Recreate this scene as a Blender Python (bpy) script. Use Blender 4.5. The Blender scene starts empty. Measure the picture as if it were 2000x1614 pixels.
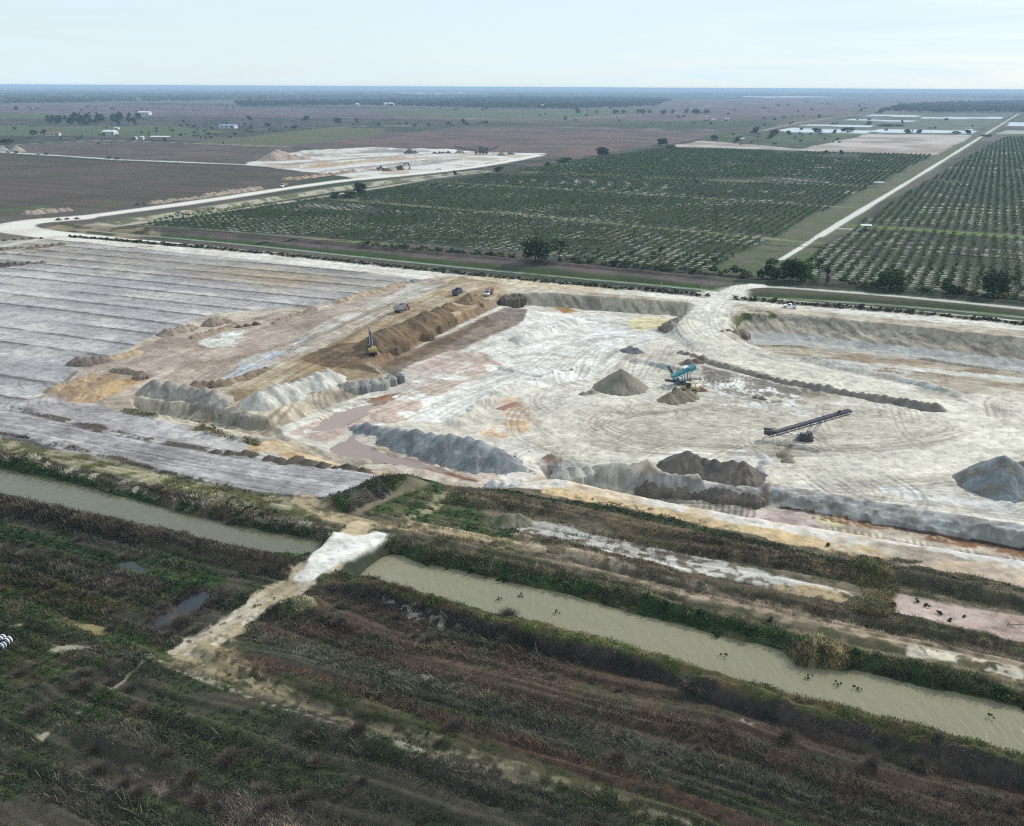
import bpy, bmesh, math, random
import numpy as np
from mathutils import Vector, Matrix
random.seed(7); RNG = np.random.default_rng(11)
C = bpy.context.scene.collection
F, H, ROLL, YH = 1950.0, 85.0, math.radians(0.29), 170.5      # lens in photo pixels, camera height (m), roll, horizon row
PITCH = math.atan((807-YH)/F)
FW = np.array([0, math.cos(PITCH), -math.sin(PITCH)]); RT = np.array([1.0, 0, 0]); UP = np.cross(RT, FW)
SUN_AZ, SUN_EL = math.radians(50), math.radians(33)

def at(x, y, z=0.0):
    """photo pixel -> the point of the level z it shows (x, y in metres from the camera's foot)"""
    a, b = (x-1000)/F, (807-y)/F
    c, s = math.cos(ROLL), math.sin(ROLL)
    d = FW + (a*c-b*s)*RT + (a*s+b*c)*UP
    if d[2] > -0.0016: d[2] = -0.0016
    t = (z-H)/d[2]
    return d[0]*t, d[1]*t
def pxm(x, y, z=0.0):
    """photo pixels per metre at that point"""
    X, Y = at(x, y, z)
    return F/(Y*FW[1] + (z-H)*FW[2])
def azpx(p, q, z=0.0):
    a, b = at(*p, z), at(*q, z)
    return math.atan2(b[0]-a[0], b[1]-a[1])
def S(r, g, b, k=0.9):
    def f(c):
        c /= 255.0
        return c/12.92 if c <= .04045 else ((c+.055)/1.055)**2.4
    return np.array([f(r)*k, f(g)*k, f(b)*k])

# ---------------------------------------------------------------- noise
def _h(ix, iy, s):
    n = (ix.astype(np.int64)*374761393 + iy.astype(np.int64)*668265263 + s*974711) & 0xffffffff
    n = ((n ^ (n >> 13))*1274126177) & 0xffffffff
    return ((n ^ (n >> 16)) & 0xffff)/65535.0
def noise(x, y, s=0):
    x = np.asarray(x, float); y = np.asarray(y, float)
    ix, iy = np.floor(x), np.floor(y); fx, fy = x-ix, y-iy
    fx = fx*fx*(3-2*fx); fy = fy*fy*(3-2*fy)
    a, b, c, d = _h(ix, iy, s), _h(ix+1, iy, s), _h(ix, iy+1, s), _h(ix+1, iy+1, s)
    return (a+(b-a)*fx)*(1-fy) + (c+(d-c)*fx)*fy
def fbm(x, y, s=0, o=3):
    v, w, t = 0, 1.0, 0
    for i in range(o):
        v = v + w*noise(x*2**i+17*i, y*2**i-9*i, s+i); t += w; w *= .5
    return v/t
def sst(a, b, x):
    t = np.clip((x-a)/(b-a), 0, 1); return t*t*(3-2*t)

# ---------------------------------------------------------------- distances
def pdist(P, x, y):
    """signed distance to a closed polygon, negative inside"""
    d = np.full(x.shape, 1e18); ins = np.zeros(x.shape, bool); n = len(P)
    for i in range(n):
        (ax, ay), (bx, by) = P[i], P[(i+1) % n]
        ex, ey = bx-ax, by-ay; wx, wy = x-ax, y-ay
        t = np.clip((wx*ex+wy*ey)/(ex*ex+ey*ey+1e-12), 0, 1)
        d = np.minimum(d, (wx-ex*t)**2+(wy-ey*t)**2)
        c = (ay > y) != (by > y)
        ins ^= c & (x < ex*(y-ay)/(by-ay+1e-12)+ax)
    d = np.sqrt(d); return np.where(ins, -d, d)
def ldist(P, x, y):
    """distance to a polyline, arc length along it, signed offset (left positive)"""
    d = np.full(x.shape, 1e18); s = np.zeros(x.shape); g = np.zeros(x.shape); L = 0.0
    for (ax, ay), (bx, by) in zip(P[:-1], P[1:]):
        ex, ey = bx-ax, by-ay; l = math.hypot(ex, ey)+1e-9; wx, wy = x-ax, y-ay
        t = np.clip((wx*ex+wy*ey)/(l*l), 0, 1)
        q = (wx-ex*t)**2+(wy-ey*t)**2; m = q < d
        d = np.where(m, q, d); s = np.where(m, L+t*l, s); g = np.where(m, np.sign(ex*wy-ey*wx), g)
        L += l
    d = np.sqrt(d); return d, s, g*d
def smooth(P, n=3):
    """Chaikin rounding of an open polyline"""
    P = [tuple(p) for p in P]
    for _ in range(n):
        Q = [P[0]]
        for a, b in zip(P[:-1], P[1:]):
            Q += [(a[0]*.75+b[0]*.25, a[1]*.75+b[1]*.25), (a[0]*.25+b[0]*.75, a[1]*.25+b[1]*.75)]
        P = Q+[P[-1]]
    return P
def along(P, step):
    """points every step metres on a world polyline"""
    out = []; carry = 0.0
    for (ax, ay), (bx, by) in zip(P[:-1], P[1:]):
        l = math.hypot(bx-ax, by-ay); t = carry
        while t < l:
            out.append((ax+(bx-ax)*t/l, ay+(by-ay)*t/l)); t += step
        carry = t-l
    return out
def W(pts, z=0.0): return [at(p[0], p[1], z) for p in pts]

# ---------------------------------------------------------------- objects
def tag(o, label=None, cat=None, group=None, kind=None):
    if label: o['label'] = label
    if cat: o['category'] = cat
    if group: o['group'] = group
    if kind: o['kind'] = kind
    return o
def empty(name, loc, rz=0.0):
    o = bpy.data.objects.new(name, None); C.objects.link(o); o.location = loc; o.rotation_euler = (0, 0, rz)
    o.empty_display_size = .5; return o
def mesh_np(name, V, Fa, mat, col=None, parent=None, smooth_=False, origin=None):
    V = np.asarray(V, np.float32); Fa = np.asarray(Fa, np.int32); k = Fa.shape[1]
    if origin is not None: V = V-np.asarray(origin, np.float32)
    me = bpy.data.meshes.new(name)
    me.vertices.add(len(V)); me.vertices.foreach_set('co', V.ravel())
    me.loops.add(Fa.size); me.loops.foreach_set('vertex_index', Fa.ravel())
    me.polygons.add(len(Fa)); me.polygons.foreach_set('loop_start', np.arange(0, Fa.size, k, dtype=np.int32))
    if smooth_: me.polygons.foreach_set('use_smooth', np.ones(len(Fa), bool))
    me.update(calc_edges=True)
    if col is not None:
        ca = me.color_attributes.new('Col', 'FLOAT_COLOR', 'POINT')
        r = np.ones((len(V), 4), np.float32); r[:, :3] = col; ca.data.foreach_set('color', r.ravel())
    me.materials.append(mat)
    o = bpy.data.objects.new(name, me); C.objects.link(o)
    if origin is not None: o.location = origin
    if parent: o.parent = parent
    return o
class MB:
    """collects boxes, tubes and prisms; build() links them as ONE mesh object"""
    def __init__(s): s.bm = bmesh.new()
    def box(s, c, d, rot=(0, 0, 0), bev=0.0):
        b = bmesh.new(); bmesh.ops.create_cube(b, size=1)
        bmesh.ops.scale(b, vec=d, verts=b.verts)
        if bev: bmesh.ops.bevel(b, geom=b.edges[:], offset=bev, segments=2, affect='EDGES', profile=.5)
        from mathutils import Euler
        bmesh.ops.transform(b, matrix=Matrix.Translation(c) @ Euler(rot).to_matrix().to_4x4(), verts=b.verts)
        s._add(b); return s
    def tube(s, p, q, r, n=10, r2=None):
        p, q = Vector(p), Vector(q); b = bmesh.new(); d = q-p
        bmesh.ops.create_cone(b, cap_ends=True, segments=n, radius1=r, radius2=r if r2 is None else r2, depth=d.length)
        bmesh.ops.transform(b, matrix=Matrix.Translation((p+q)/2) @ d.to_track_quat('Z', 'Y').to_matrix().to_4x4(), verts=b.verts)
        s._add(b); return s
    def prism(s, prof, y0, y1, bev=0.0):
        """a side profile (x, z) extruded from y0 to y1"""
        b = bmesh.new(); v = [b.verts.new((x, y0, z)) for x, z in prof]; f = b.faces.new(v)
        r = bmesh.ops.extrude_face_region(b, geom=[f])
        bmesh.ops.translate(b, vec=(0, y1-y0, 0), verts=[e for e in r['geom'] if isinstance(e, bmesh.types.BMVert)])
        bmesh.ops.recalc_face_normals(b, faces=b.faces[:])
        if bev: bmesh.ops.bevel(b, geom=b.edges[:], offset=bev, segments=2, affect='EDGES', profile=.5)
        s._add(b); return s
    def _add(s, b):
        m = bpy.data.meshes.new('t'); b.to_mesh(m); b.free(); s.bm.from_mesh(m); bpy.data.meshes.remove(m)
    def build(s, name, mat, parent=None, loc=None):
        bmesh.ops.recalc_face_normals(s.bm, faces=s.bm.faces[:])
        m = bpy.data.meshes.new(name); s.bm.to_mesh(m); s.bm.free(); m.materials.append(mat)
        o = bpy.data.objects.new(name, m); C.objects.link(o)
        if parent: o.parent = parent
        if loc is not None: o.location = loc
        return o
def kids(o): return [c for c in bpy.data.objects if c.parent == o]
def dup(root, loc, rz=0.0, sc=1.0, label=None, ch=None):
    r = root.copy(); C.objects.link(r); r.location = loc; r.rotation_euler = (0, 0, rz); r.scale = (sc, sc, sc) if not isinstance(sc, tuple) else sc
    if label: r['label'] = label
    for c in (kids(root) if ch is None else ch):
        d = c.copy(); C.objects.link(d); d.parent = r
        for g in kids(c) if ch is None else []:
            e = g.copy(); C.objects.link(e); e.parent = d
    return r

# ---------------------------------------------------------------- materials
def mat_new(name):
    m = bpy.data.materials.new(name); m.use_nodes = True; nt = m.node_tree
    return m, nt, nt.nodes['Principled BSDF']
def mat_earth(name, fine=2.6, coarse=.5, amp=.26, bump=.16, bd=.2, rough=.95):
    m, nt, p = mat_new(name); N, L = nt.nodes, nt.links
    a = N.new('ShaderNodeVertexColor'); a.layer_name = 'Col'
    g = N.new('ShaderNodeNewGeometry')
    n1 = N.new('ShaderNodeTexNoise'); n1.inputs['Scale'].default_value = fine; n1.inputs['Detail'].default_value = 6; n1.inputs['Roughness'].default_value = .8
    n2 = N.new('ShaderNodeTexNoise'); n2.inputs['Scale'].default_value = coarse; n2.inputs['Detail'].default_value = 4
    for n in (n1, n2): L.new(g.outputs['Position'], n.inputs['Vector'])
    ad = N.new('ShaderNodeMath'); ad.operation = 'ADD'; L.new(n1.outputs[0], ad.inputs[0]); L.new(n2.outputs[0], ad.inputs[1])
    mr = N.new('ShaderNodeMapRange'); mr.inputs['From Min'].default_value = .72; mr.inputs['From Max'].default_value = 1.28
    mr.inputs['To Min'].default_value = 1-amp; mr.inputs['To Max'].default_value = 1+amp*.6; L.new(ad.outputs[0], mr.inputs['Value'])
    mx = N.new('ShaderNodeVectorMath'); mx.operation = 'SCALE'; L.new(a.outputs[0], mx.inputs[0]); L.new(mr.outputs[0], mx.inputs['Scale'])
    L.new(mx.outputs[0], p.inputs['Base Color']); p.inputs['Roughness'].default_value = rough
    p.inputs['Specular IOR Level'].default_value = .15
    b = N.new('ShaderNodeBump'); b.inputs['Strength'].default_value = bump; b.inputs['Distance'].default_value = bd
    L.new(ad.outputs[0], b.inputs['Height']); L.new(b.outputs[0], p.inputs['Normal'])
    return m
def mat_leaf(name, transl=.25, col=None):
    m, nt, p = mat_new(name); N, L = nt.nodes, nt.links
    if col is None:
        a = N.new('ShaderNodeVertexColor'); a.layer_name = 'Col'; src = a.outputs[0]
    else:
        o = N.new('ShaderNodeObjectInfo'); r = N.new('ShaderNodeMapRange'); L.new(o.outputs['Random'], r.inputs['Value'])
        r.inputs['To Min'].default_value = .7; r.inputs['To Max'].default_value = 1.3
        a = N.new('ShaderNodeVertexColor'); a.layer_name = 'Col'
        v = N.new('ShaderNodeVectorMath'); v.operation = 'SCALE'; L.new(a.outputs[0], v.inputs[0]); L.new(r.outputs[0], v.inputs['Scale']); src = v.outputs[0]
    L.new(src, p.inputs['Base Color']); p.inputs['Roughness'].default_value = .75; p.inputs['Specular IOR Level'].default_value = .2
    t = N.new('ShaderNodeBsdfTranslucent'); L.new(src, t.inputs['Color'])
    x = N.new('ShaderNodeMixShader'); x.inputs[0].default_value = transl
    L.new(p.outputs[0], x.inputs[1]); L.new(t.outputs[0], x.inputs[2]); L.new(x.outputs[0], N['Material Output'].inputs['Surface'])
    return m
def mat_paint(name, col, rough=.5, metal=0.0, dirt=.35, spec=.4):
    m, nt, p = mat_new(name); N, L = nt.nodes, nt.links
    tc = N.new('ShaderNodeTexCoord'); n = N.new('ShaderNodeTexNoise'); n.inputs['Scale'].default_value = 2.2; n.inputs['Detail'].default_value = 6; n.inputs['Roughness'].default_value = .65
    L.new(tc.outputs['Object'], n.inputs['Vector'])
    r = N.new('ShaderNodeMapRange'); r.inputs['From Min'].default_value = .45; r.inputs['From Max'].default_value = .75; r.inputs['To Max'].default_value = min(.75, dirt*1.5)
    L.new(n.outputs[0], r.inputs['Value'])
    x = N.new('ShaderNodeMix'); x.data_type = 'RGBA'; x.inputs[6].default_value = (*col, 1); x.inputs[7].default_value = (.36, .33, .28, 1)
    L.new(r.outputs[0], x.inputs[0]); L.new(x.outputs[2], p.inputs['Base Color'])
    p.inputs['Roughness'].default_value = rough; p.inputs['Metallic'].default_value = metal; p.inputs['Specular IOR Level'].default_value = spec
    return m
def mat_water(name, col, rough=.12, wl=1.3, bump=.25, rot=0.0, bd=.3):
    m, nt, p = mat_new(name); N, L = nt.nodes, nt.links
    g = N.new('ShaderNodeNewGeometry'); mp = N.new('ShaderNodeMapping'); mp.inputs['Rotation'].default_value = (0, 0, rot); mp.inputs['Scale'].default_value = (1, .38, 1)
    L.new(g.outputs['Position'], mp.inputs['Vector'])
    n = N.new('ShaderNodeTexNoise'); n.inputs['Scale'].default_value = 1/wl; n.inputs['Detail'].default_value = 4; n.inputs['Roughness'].default_value = .55; n.inputs['Distortion'].default_value = .4
    L.new(mp.outputs[0], n.inputs['Vector'])
    n2 = N.new('ShaderNodeTexNoise'); n2.inputs['Scale'].default_value = .035; n2.inputs['Detail'].default_value = 3; L.new(g.outputs['Position'], n2.inputs['Vector'])
    x = N.new('ShaderNodeMix'); x.data_type = 'RGBA'; x.inputs[6].default_value = (*(col*.88), 1); x.inputs[7].default_value = (*(col*1.12), 1)
    L.new(n2.outputs[0], x.inputs[0]); L.new(x.outputs[2], p.inputs['Base Color'])
    b = N.new('ShaderNodeBump'); b.inputs['Strength'].default_value = bump; b.inputs['Distance'].default_value = bd
    L.new(n.outputs[0], b.inputs['Height']); L.new(b.outputs[0], p.inputs['Normal'])
    p.inputs['Roughness'].default_value = rough; p.inputs['IOR'].default_value = 1.33
    return m
EARTH = mat_earth('sandy_earth'); PILE = mat_earth('heaped_earth', fine=1.1, coarse=.3, amp=.3, bump=.5, bd=.4)
LEAF = mat_leaf('leafy'); LEAFV = mat_leaf('leafy_varied', col=1); TWIG = mat_leaf('dry_scrub', transl=.15)
BARK = mat_paint('bark', (.09, .07, .05), rough=.9, dirt=.2)
# ================================================================ the ground: one sheet, finer near the camera
UAZ, VAZ = math.radians(27.5), math.radians(115)            # the site's two grid directions (azimuths)
UX, UY = math.sin(UAZ), math.cos(UAZ); VX, VY = math.sin(VAZ), math.cos(VAZ)
az = np.radians(np.concatenate([np.arange(-180, -60, 12), np.arange(-60, -36, 1.5), np.arange(-36, -33, .3), np.arange(-33, 33.5, .056), np.arange(33.6, 36, .3), np.arange(36, 60, 1.5), np.arange(60, 181, 12)]))
dep = np.concatenate([[89, 80, 70, 62, 55, 50], np.arange(46, 42, -.3), np.arange(42, 13, -.042), np.arange(13, 8.2, -.02), np.arange(8.2, 2, -.03), np.arange(2, .5, -.03), np.arange(.5, .11, -.02)])
rr = H/np.tan(np.radians(dep))
A, R = np.meshgrid(az, rr); GX = (R*np.sin(A)).ravel(); GY = (R*np.cos(A)).ravel(); GR = R.ravel()
n_az, n_r = len(az), len(rr)
GZ = np.zeros(GX.size); GC = np.zeros((GX.size, 3)); VH = np.zeros(GX.size)
def box_idx(P, m):
    P = np.array(P); x0, y0 = P.min(0)-m; x1, y1 = P.max(0)+m
    return np.nonzero((GX > x0) & (GX < x1) & (GY > y0) & (GY < y1))[0]
def look(x, y, arr):
    """the ground's value at points (nearest vertex)"""
    x = np.atleast_1d(np.asarray(x, float)); y = np.atleast_1d(np.asarray(y, float))
    a = np.arctan2(x, y); r = np.hypot(x, y)
    i = np.clip(np.searchsorted(az, a), 1, n_az-1); i = np.where(np.abs(az[i-1]-a) < np.abs(az[i]-a), i-1, i)
    j = np.clip(np.searchsorted(rr, r), 1, n_r-1); j = np.where(np.abs(rr[j-1]-r) < np.abs(rr[j]-r), j-1, j)
    return arr[j*n_az+i]
def zat(x, y): return float(look(x, y, GZ)[0])
SEED = [100]
def _apply(i, a, col, mix, vh, add):
    x, y = GX[i], GY[i]; SEED[0] += 7
    c = np.broadcast_to(col, (len(i), 3)).copy()
    if mix is not None:
        c2, sc, lo, hi = mix[:4]
        w = sst(lo, hi, fbm(x/sc, y/sc, SEED[0], 4))[:, None]; c = c*(1-w)+c2*w
    a3 = a[:, None]
    GC[i] = GC[i]*(1-a3)+c*a3
    if vh is not None: VH[i] = VH[i]*(1-a)+vh*a
def paint(P, col, z=0.0, f=None, en=None, es=None, mix=None, vh=None, alpha=1.0, world=False, patch=None):
    P = P if world else W(P, z)
    rm = np.hypot(*np.array(P).mean(0)); f = .004*rm if f is None else f
    en = .008*rm if en is None else en; es = .05*rm if es is None else es
    i = box_idx(P, f+en*2+1)
    if not len(i): return
    x, y = GX[i], GY[i]; SEED[0] += 5
    d = pdist(P, x, y)+(fbm(x/es, y/es, SEED[0], 4)-.5)*2.4*en
    a = sst(f*.5+.01, -f*.5, d)*alpha
    if patch: a = a*sst(patch[1], patch[2], .7*fbm(x/patch[0], y/patch[0], SEED[0]+3, 4)+.3*noise(x/.7, y/.7, SEED[0]+8))
    k = a > .003; _apply(i[k], a[k], col, mix, vh, None)
def stroke(P, w, col, z=0.0, f=None, en=None, es=None, mix=None, vh=None, alpha=1.0, world=False, patch=None, rd=2):
    P = P if world else W(P, z)
    P = smooth(P, rd) if rd else P
    rm = np.hypot(*np.array(P).mean(0)); f = .006*rm if f is None else f
    en = .005*rm if en is None else en; es = .04*rm if es is None else es
    i = box_idx(P, w+f+en*2)
    if not len(i): return
    x, y = GX[i], GY[i]; SEED[0] += 5
    d = ldist(P, x, y)[0]-w/2+(fbm(x/es, y/es, SEED[0], 4)-.5)*2.4*en
    a = sst(f*.5+.01, -f*.5, d)*alpha
    if patch: a = a*sst(patch[1], patch[2], .7*fbm(x/patch[0], y/patch[0], SEED[0]+3, 4)+.3*noise(x/.7, y/.7, SEED[0]+8))
    k = a > .003; _apply(i[k], a[k], col, mix, vh, None)
def streak(P, w, fq, amp, z=0.0, ln=60.0, cross=None, col=None, f=.3, thr=None, world=False, rut=.25):
    """wheel marks and furrows: bands that run along a guide line (or, with cross, ripples across it)"""
    P = smooth(P if world else W(P, z), 3); i = box_idx(P, w)
    if not len(i): return
    x, y = GX[i], GY[i]; SEED[0] += 5
    d, s, g = ldist(P, x, y); a = sst(w, w*(1-f), d)
    g = g+(fbm(x/14, y/14, SEED[0]+2, 2)-.5)*1.2
    if cross: v = .5+.5*np.sin(s*2*math.pi/cross+fbm(x/9, y/9, SEED[0], 3)*9+(g/w)**2*5); v = .5+(v-.5)*sst(.3, .6, noise(g/2.5, s/5, SEED[0]))
    else: v = .55*noise(g/fq, s/ln, SEED[0])+.3*noise(g/fq*2.3, s/ln*1.7, SEED[0]+1)+.15*noise(g/fq*5, s/ln*4, SEED[0]+3)
    if thr: v = sst(thr[0], thr[1], v); GC[i] = GC[i]*(1-(a*v*amp)[:, None])+col*(a*v*amp)[:, None]
    else:
        GC[i] *= (1+1.5*amp*(v-.5)*2*a)[:, None]
        if rut and not cross: GZ[i] += rut*(v-.5)*a
def dig(P, z1, w, z=0.0, en=1.0, es=6.0, world=False, o=4):
    """lower (or raise) the ground to z1 inside P; the slope stands outside it, w metres wide and gullied"""
    P = P if world else W(P, z); i = box_idx(P, w+en*2+2); x, y = GX[i], GY[i]; SEED[0] += 5
    d = pdist(P, x, y)+(fbm(x/es, y/es, SEED[0], o)-.5)*2*en
    t = np.clip(1-d/w, 0, 1); t = t**.62 if w > 6 else t*t*(3-2*t)*.5+t*.5
    GZ[i] = GZ[i]*(1-t)+z1*t
def ridge(P, h, w, z=0.0, en=.35, es=3.0, rd=2, world=False):
    P = P if world else W(P, z); P = smooth(P, rd); i = box_idx(P, w); x, y = GX[i], GY[i]; SEED[0] += 5
    d, s, g = ldist(P, x, y); p = sst(w/2, w*.08, d)
    GZ[i] += h*p*(1-en+2*en*fbm(x/es, y/es, SEED[0], 4))

def tracks(P, w, n, lw, al, z=0.0, col=None, world=False, gap=12.0):
    """n pairs of wheel tracks wandering along a guide line"""
    P = smooth(P if world else W(P, z), 3); i = box_idx(P, w)
    if not len(i): return
    x, y = GX[i], GY[i]; d, s, g = ldist(P, x, y); k = d < w; i, s, g = i[k], s[k], g[k]; r = random.Random(len(P)*7+n); c = S(120, 112, 100) if col is None else col
    lw *= .8; tot = np.zeros(len(i)); pos = np.zeros(len(i))
    for j in range(n):
        g0 = r.uniform(-.92, .92)*w; q = r.uniform(30, 90); s0 = r.uniform(0, 900); wob = (noise((s+s0)/q, s*0+j, 700+j)-.5)*r.uniform(1, 16)
        on = sst(.42, .55, noise((s+s0)/(gap*r.uniform(.6, 2.5)), s*0+j*3, 900+j))*r.uniform(.4, 1)
        for o in (-.95, .95):
            u = np.abs(g-g0-wob-o); tot = np.maximum(tot, np.exp(-(u/lw)**2)*on); pos = np.maximum(pos, np.exp(-((u-lw*2)/lw)**2)*on)
    a = (tot*al)[:, None]; GC[i] = GC[i]*(1-a)+c*a; GC[i] *= (1+.12*pos*al)[:, None]; GZ[i] -= .10*tot
FL = -5.0
# ---------------------------------------------------------------- heights
PIT_L = W([(690, 872), (640, 884), (590, 866), (548, 852), (538, 836), (600, 808), (645, 790), (700, 772), (780, 750), (735, 722), (760, 702), (850, 656), (900, 631), (950, 607)], -2.6)   # the shallow side under the benches
PIT = PIT_L+W([(990, 600), (1050, 598), (1200, 609), (1325, 617), (1340, 632), (1330, 660), (1400, 678),
       (1470, 664), (1560, 664), (1700, 682), (2000, 718), (2400, 768), (2400, 1110), (2000, 1035), (1760, 1000), (1500, 955), (1470, 962), (1300, 932), (1120, 905), (1060, 902), (1040, 915), (900, 905), (760, 884)], FL)
dig(PIT, FL, 4.2, world=True, en=1.3, es=4)
i = box_idx(PIT_L, 60); d = ldist(PIT_L, GX[i], GY[i])[0]; GZ[i] *= 1-.48*sst(50, 6, d)
dig([(1000, 602), (1050, 600), (1200, 611), (1320, 619), (1315, 628), (1200, 620), (1050, 608)], FL, 7.5, FL, en=1.6, es=5)
TR = [(1125, 930), (1260, 968), (1480, 990), (1510, 982), (1760, 1026), (2000, 1066), (2400, 1150), (2400, 1190), (2000, 1112), (1700, 1062), (1500, 1030), (1300, 992), (1110, 950)]
dig(TR, -7.6, 4.0, -7.5, en=.8, es=4)
i = box_idx(W([(1000, 930), (2500, 1250)], -4), 5)                       # the sand rises gently from the trench to the scrub
_tp = W(TR, -7.5); _d = pdist(_tp, GX[i], GY[i]); _u = (GX[i]*VY-GY[i]*VX)
_near = (ldist(W([(1110, 950), (1300, 992), (1500, 1030), (1700, 1062), (2000, 1112), (2400, 1190)], -7.5), GX[i], GY[i])[2] < 0) & (_d > 0) & (_d < 16)
GZ[i[_near]] = np.minimum(GZ[i[_near]], -7.6*(1-sst(0, 15, _d[_near])))
dig([(266, 800), (400, 814), (528, 840), (560, 856), (650, 872), (640, 890), (520, 868), (400, 842), (285, 815)], -3.0, 1.8, -2.8, en=.6, es=3)
dig([(128, 780), (200, 748), (290, 738), (262, 752), (185, 786), (145, 788)], -1.0, 3, -.9)
dig([(1472, 664), (1560, 666), (1700, 683), (2000, 718), (2400, 768), (2400, 792), (2000, 740), (1700, 703), (1500, 682)], -7.0, 15.0, -7.0, en=1.6, es=4)
_p = W([(640, 884), (700, 908), (800, 926), (900, 944), (960, 950), (1040, 936), (1075, 910), (900, 890), (760, 870), (690, 860)], -3); i = box_idx(_p, 14); GZ[i] = np.minimum(GZ[i], -3.3*sst(11, 0, pdist(_p, GX[i], GY[i])))
# the ramp road into the pit
rp = smooth(W([(1425, 580), (1395, 605)], 0)+W([(1362, 640)], -2.5)+W([(1385, 668), (1470, 695), (1560, 715)], FL), 3)
i = box_idx(rp, 16); d, s, g = ldist(rp, GX[i], GY[i]); t = sst(14, 7, d); zr = -5*sst(28, 95, s); GZ[i] = GZ[i]*(1-t)+zr*t
# canals
WL = -2.0
CAN_L = [(-500, 812), (-200, 874), (0, 912), (150, 945), (300, 985), (450, 1025), (560, 1045), (632, 1058), (622, 1080), (595, 1092), (520, 1084), (400, 1062), (250, 1036), (120, 1000), (0, 972), (-200, 935), (-500, 870)]
CAN_R = [(690, 1105), (722, 1080), (760, 1083), (900, 1108), (1050, 1140), (1150, 1165), (1300, 1205), (1400, 1230), (1452, 1246), (1475, 1240), (1540, 1265), (1556, 1300), (1640, 1306), (1662, 1296), (1800, 1330), (1900, 1350), (2000, 1375), (2400, 1478),
         (2400, 1600), (2000, 1478), (1800, 1425), (1600, 1375), (1400, 1318), (1200, 1260), (1000, 1210), (850, 1168), (750, 1138), (700, 1126)]
DIT = [[(180, 452), (350, 467), (500, 481), (620, 494), (800, 513), (1000, 533), (1200, 551), (1405, 570)], [(1465, 582), (1600, 588), (1800, 602), (2000, 621), (2400, 662)]]
DIT2 = [(215, 441), (330, 424), (500, 399), (640, 377), (790, 353)]
def cut(P, zw, bed, w, world=False, en=1.0, es=5):
    P = P if world else W(P, zw); i = box_idx(P, w+5); x, y = GX[i], GY[i]; SEED[0] += 5
    d = pdist(P, x, y)+(fbm(x/es, y/es, SEED[0], 4)-.5)*2*en
    zz = np.interp(d, [-3, 0, w*.45, w], [bed, zw, zw*.35, 0]); k = d < w; GZ[i[k]] = np.minimum(GZ[i[k]], zz[k])
for P in (CAN_L, CAN_R): cut(P, WL, -3.4, 5.0)
def band(P, w):
    P = smooth(P, 2); P = np.array(P); T = np.gradient(P, axis=0); T /= np.linalg.norm(T, axis=1)[:, None]; Nn = np.stack([-T[:, 1], T[:, 0]], 1)
    return [tuple(p) for p in P+Nn*w/2]+[tuple(p) for p in (P-Nn*w/2)[::-1]]
DB = [band(W(p, -1.4), 6.5) for p in DIT]+[band(W(DIT2, -1.4), 5)]
for b in DB: cut(b, -1.4, -2.6, 4.5, world=True, en=.6)
for P in ([(290, 1222), (330, 1192), (395, 1150), (412, 1158), (382, 1190), (335, 1224)], [(235, 1100), (262, 1101), (290, 1112), (283, 1120), (240, 1110)]): cut(P, -.5, -1.2, 2.0, en=.4)
# the causeway between the canals
CW = [(607, 1090), (625, 1075), (645, 1056), (652, 1042), (690, 1052), (735, 1045), (758, 1050), (735, 1067), (690, 1097), (655, 1101), (605, 1136), (584, 1136), (600, 1114)]
i = box_idx(W(CW), 3); d = pdist(W(CW), GX[i], GY[i]); t = sst(3, -1, d); GZ[i] = GZ[i]*(1-t)+.5*t
# spoil banks and other low ridges
ridge([(-300, 930), (0, 990), (150, 1020), (300, 1052), (450, 1090), (530, 1108), (548, 1110)], 1.6, 7)
ridge([(710, 1146), (770, 1164), (850, 1190), (1000, 1232), (1200, 1284), (1400, 1344), (1600, 1402), (1800, 1455), (2000, 1508), (2400, 1630)], 1.9, 7)
ridge([(820, 1072), (850, 1078), (900, 1088), (1050, 1120), (1200, 1158), (1350, 1196), (1500, 1230), (1600, 1262), (1750, 1298), (1900, 1325), (2100, 1378)], .8, 8)
ridge([(920, 968), (1020, 985), (1150, 1012), (1300, 1045), (1450, 1080), (1600, 1115), (1680, 1125)], .9, 11)
ridge([(1690, 1112), (1780, 1130), (1900, 1156), (2100, 1200)], 1.3, 7)
ridge([(1100, 1075), (1250, 1113), (1450, 1160), (1650, 1196), (1850, 1230), (2100, 1285)], .9, 8)
ridge([(190, 1440), (260, 1470), (330, 1500), (450, 1560), (540, 1614), (640, 1680)], 1.5, 6)
ridge([(400, 1270), (450, 1300), (600, 1345), (800, 1420), (1000, 1490), (1200, 1555), (1400, 1625)], .8, 5)
ridge([(660, 985), (720, 960), (800, 945)], 1.6, 9)
ridge([(0, 1040), (120, 1065), (250, 1095)], -.9, 4)
ridge([(540, 1196), (575, 1190), (612, 1184)], 1.6, 5)
ridge([(0, 1390), (120, 1330), (250, 1290), (300, 1300)], .9, 6); ridge([(560, 1400), (800, 1480), (1000, 1560), (1150, 1640)], .8, 5)
for p in ([(1505, 958), (1620, 980), (1760, 1004), (1900, 1026), (2100, 1060)], [(1130, 912), (1200, 925), (1255, 940)]): ridge(p, 1.3, 6, FL, en=.5, es=2.5)
ridge([(890, 832), (925, 812), (975, 775), (1020, 757), (1080, 742), (1140, 722)], 1.6, 9, FL, en=.5, es=2.2)
ridge([(1240, 706), (1300, 716), (1345, 728)], 1.3, 5, FL)
ridge([(1012, 672), (1060, 655), (1110, 636), (1128, 630)], 1.8, 9, FL, en=.5, es=2.2)
ridge([(1575, 704), (1680, 728), (1780, 745), (1840, 762), (1875, 775)], 1.2, 6, FL, en=.5, es=3)
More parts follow.
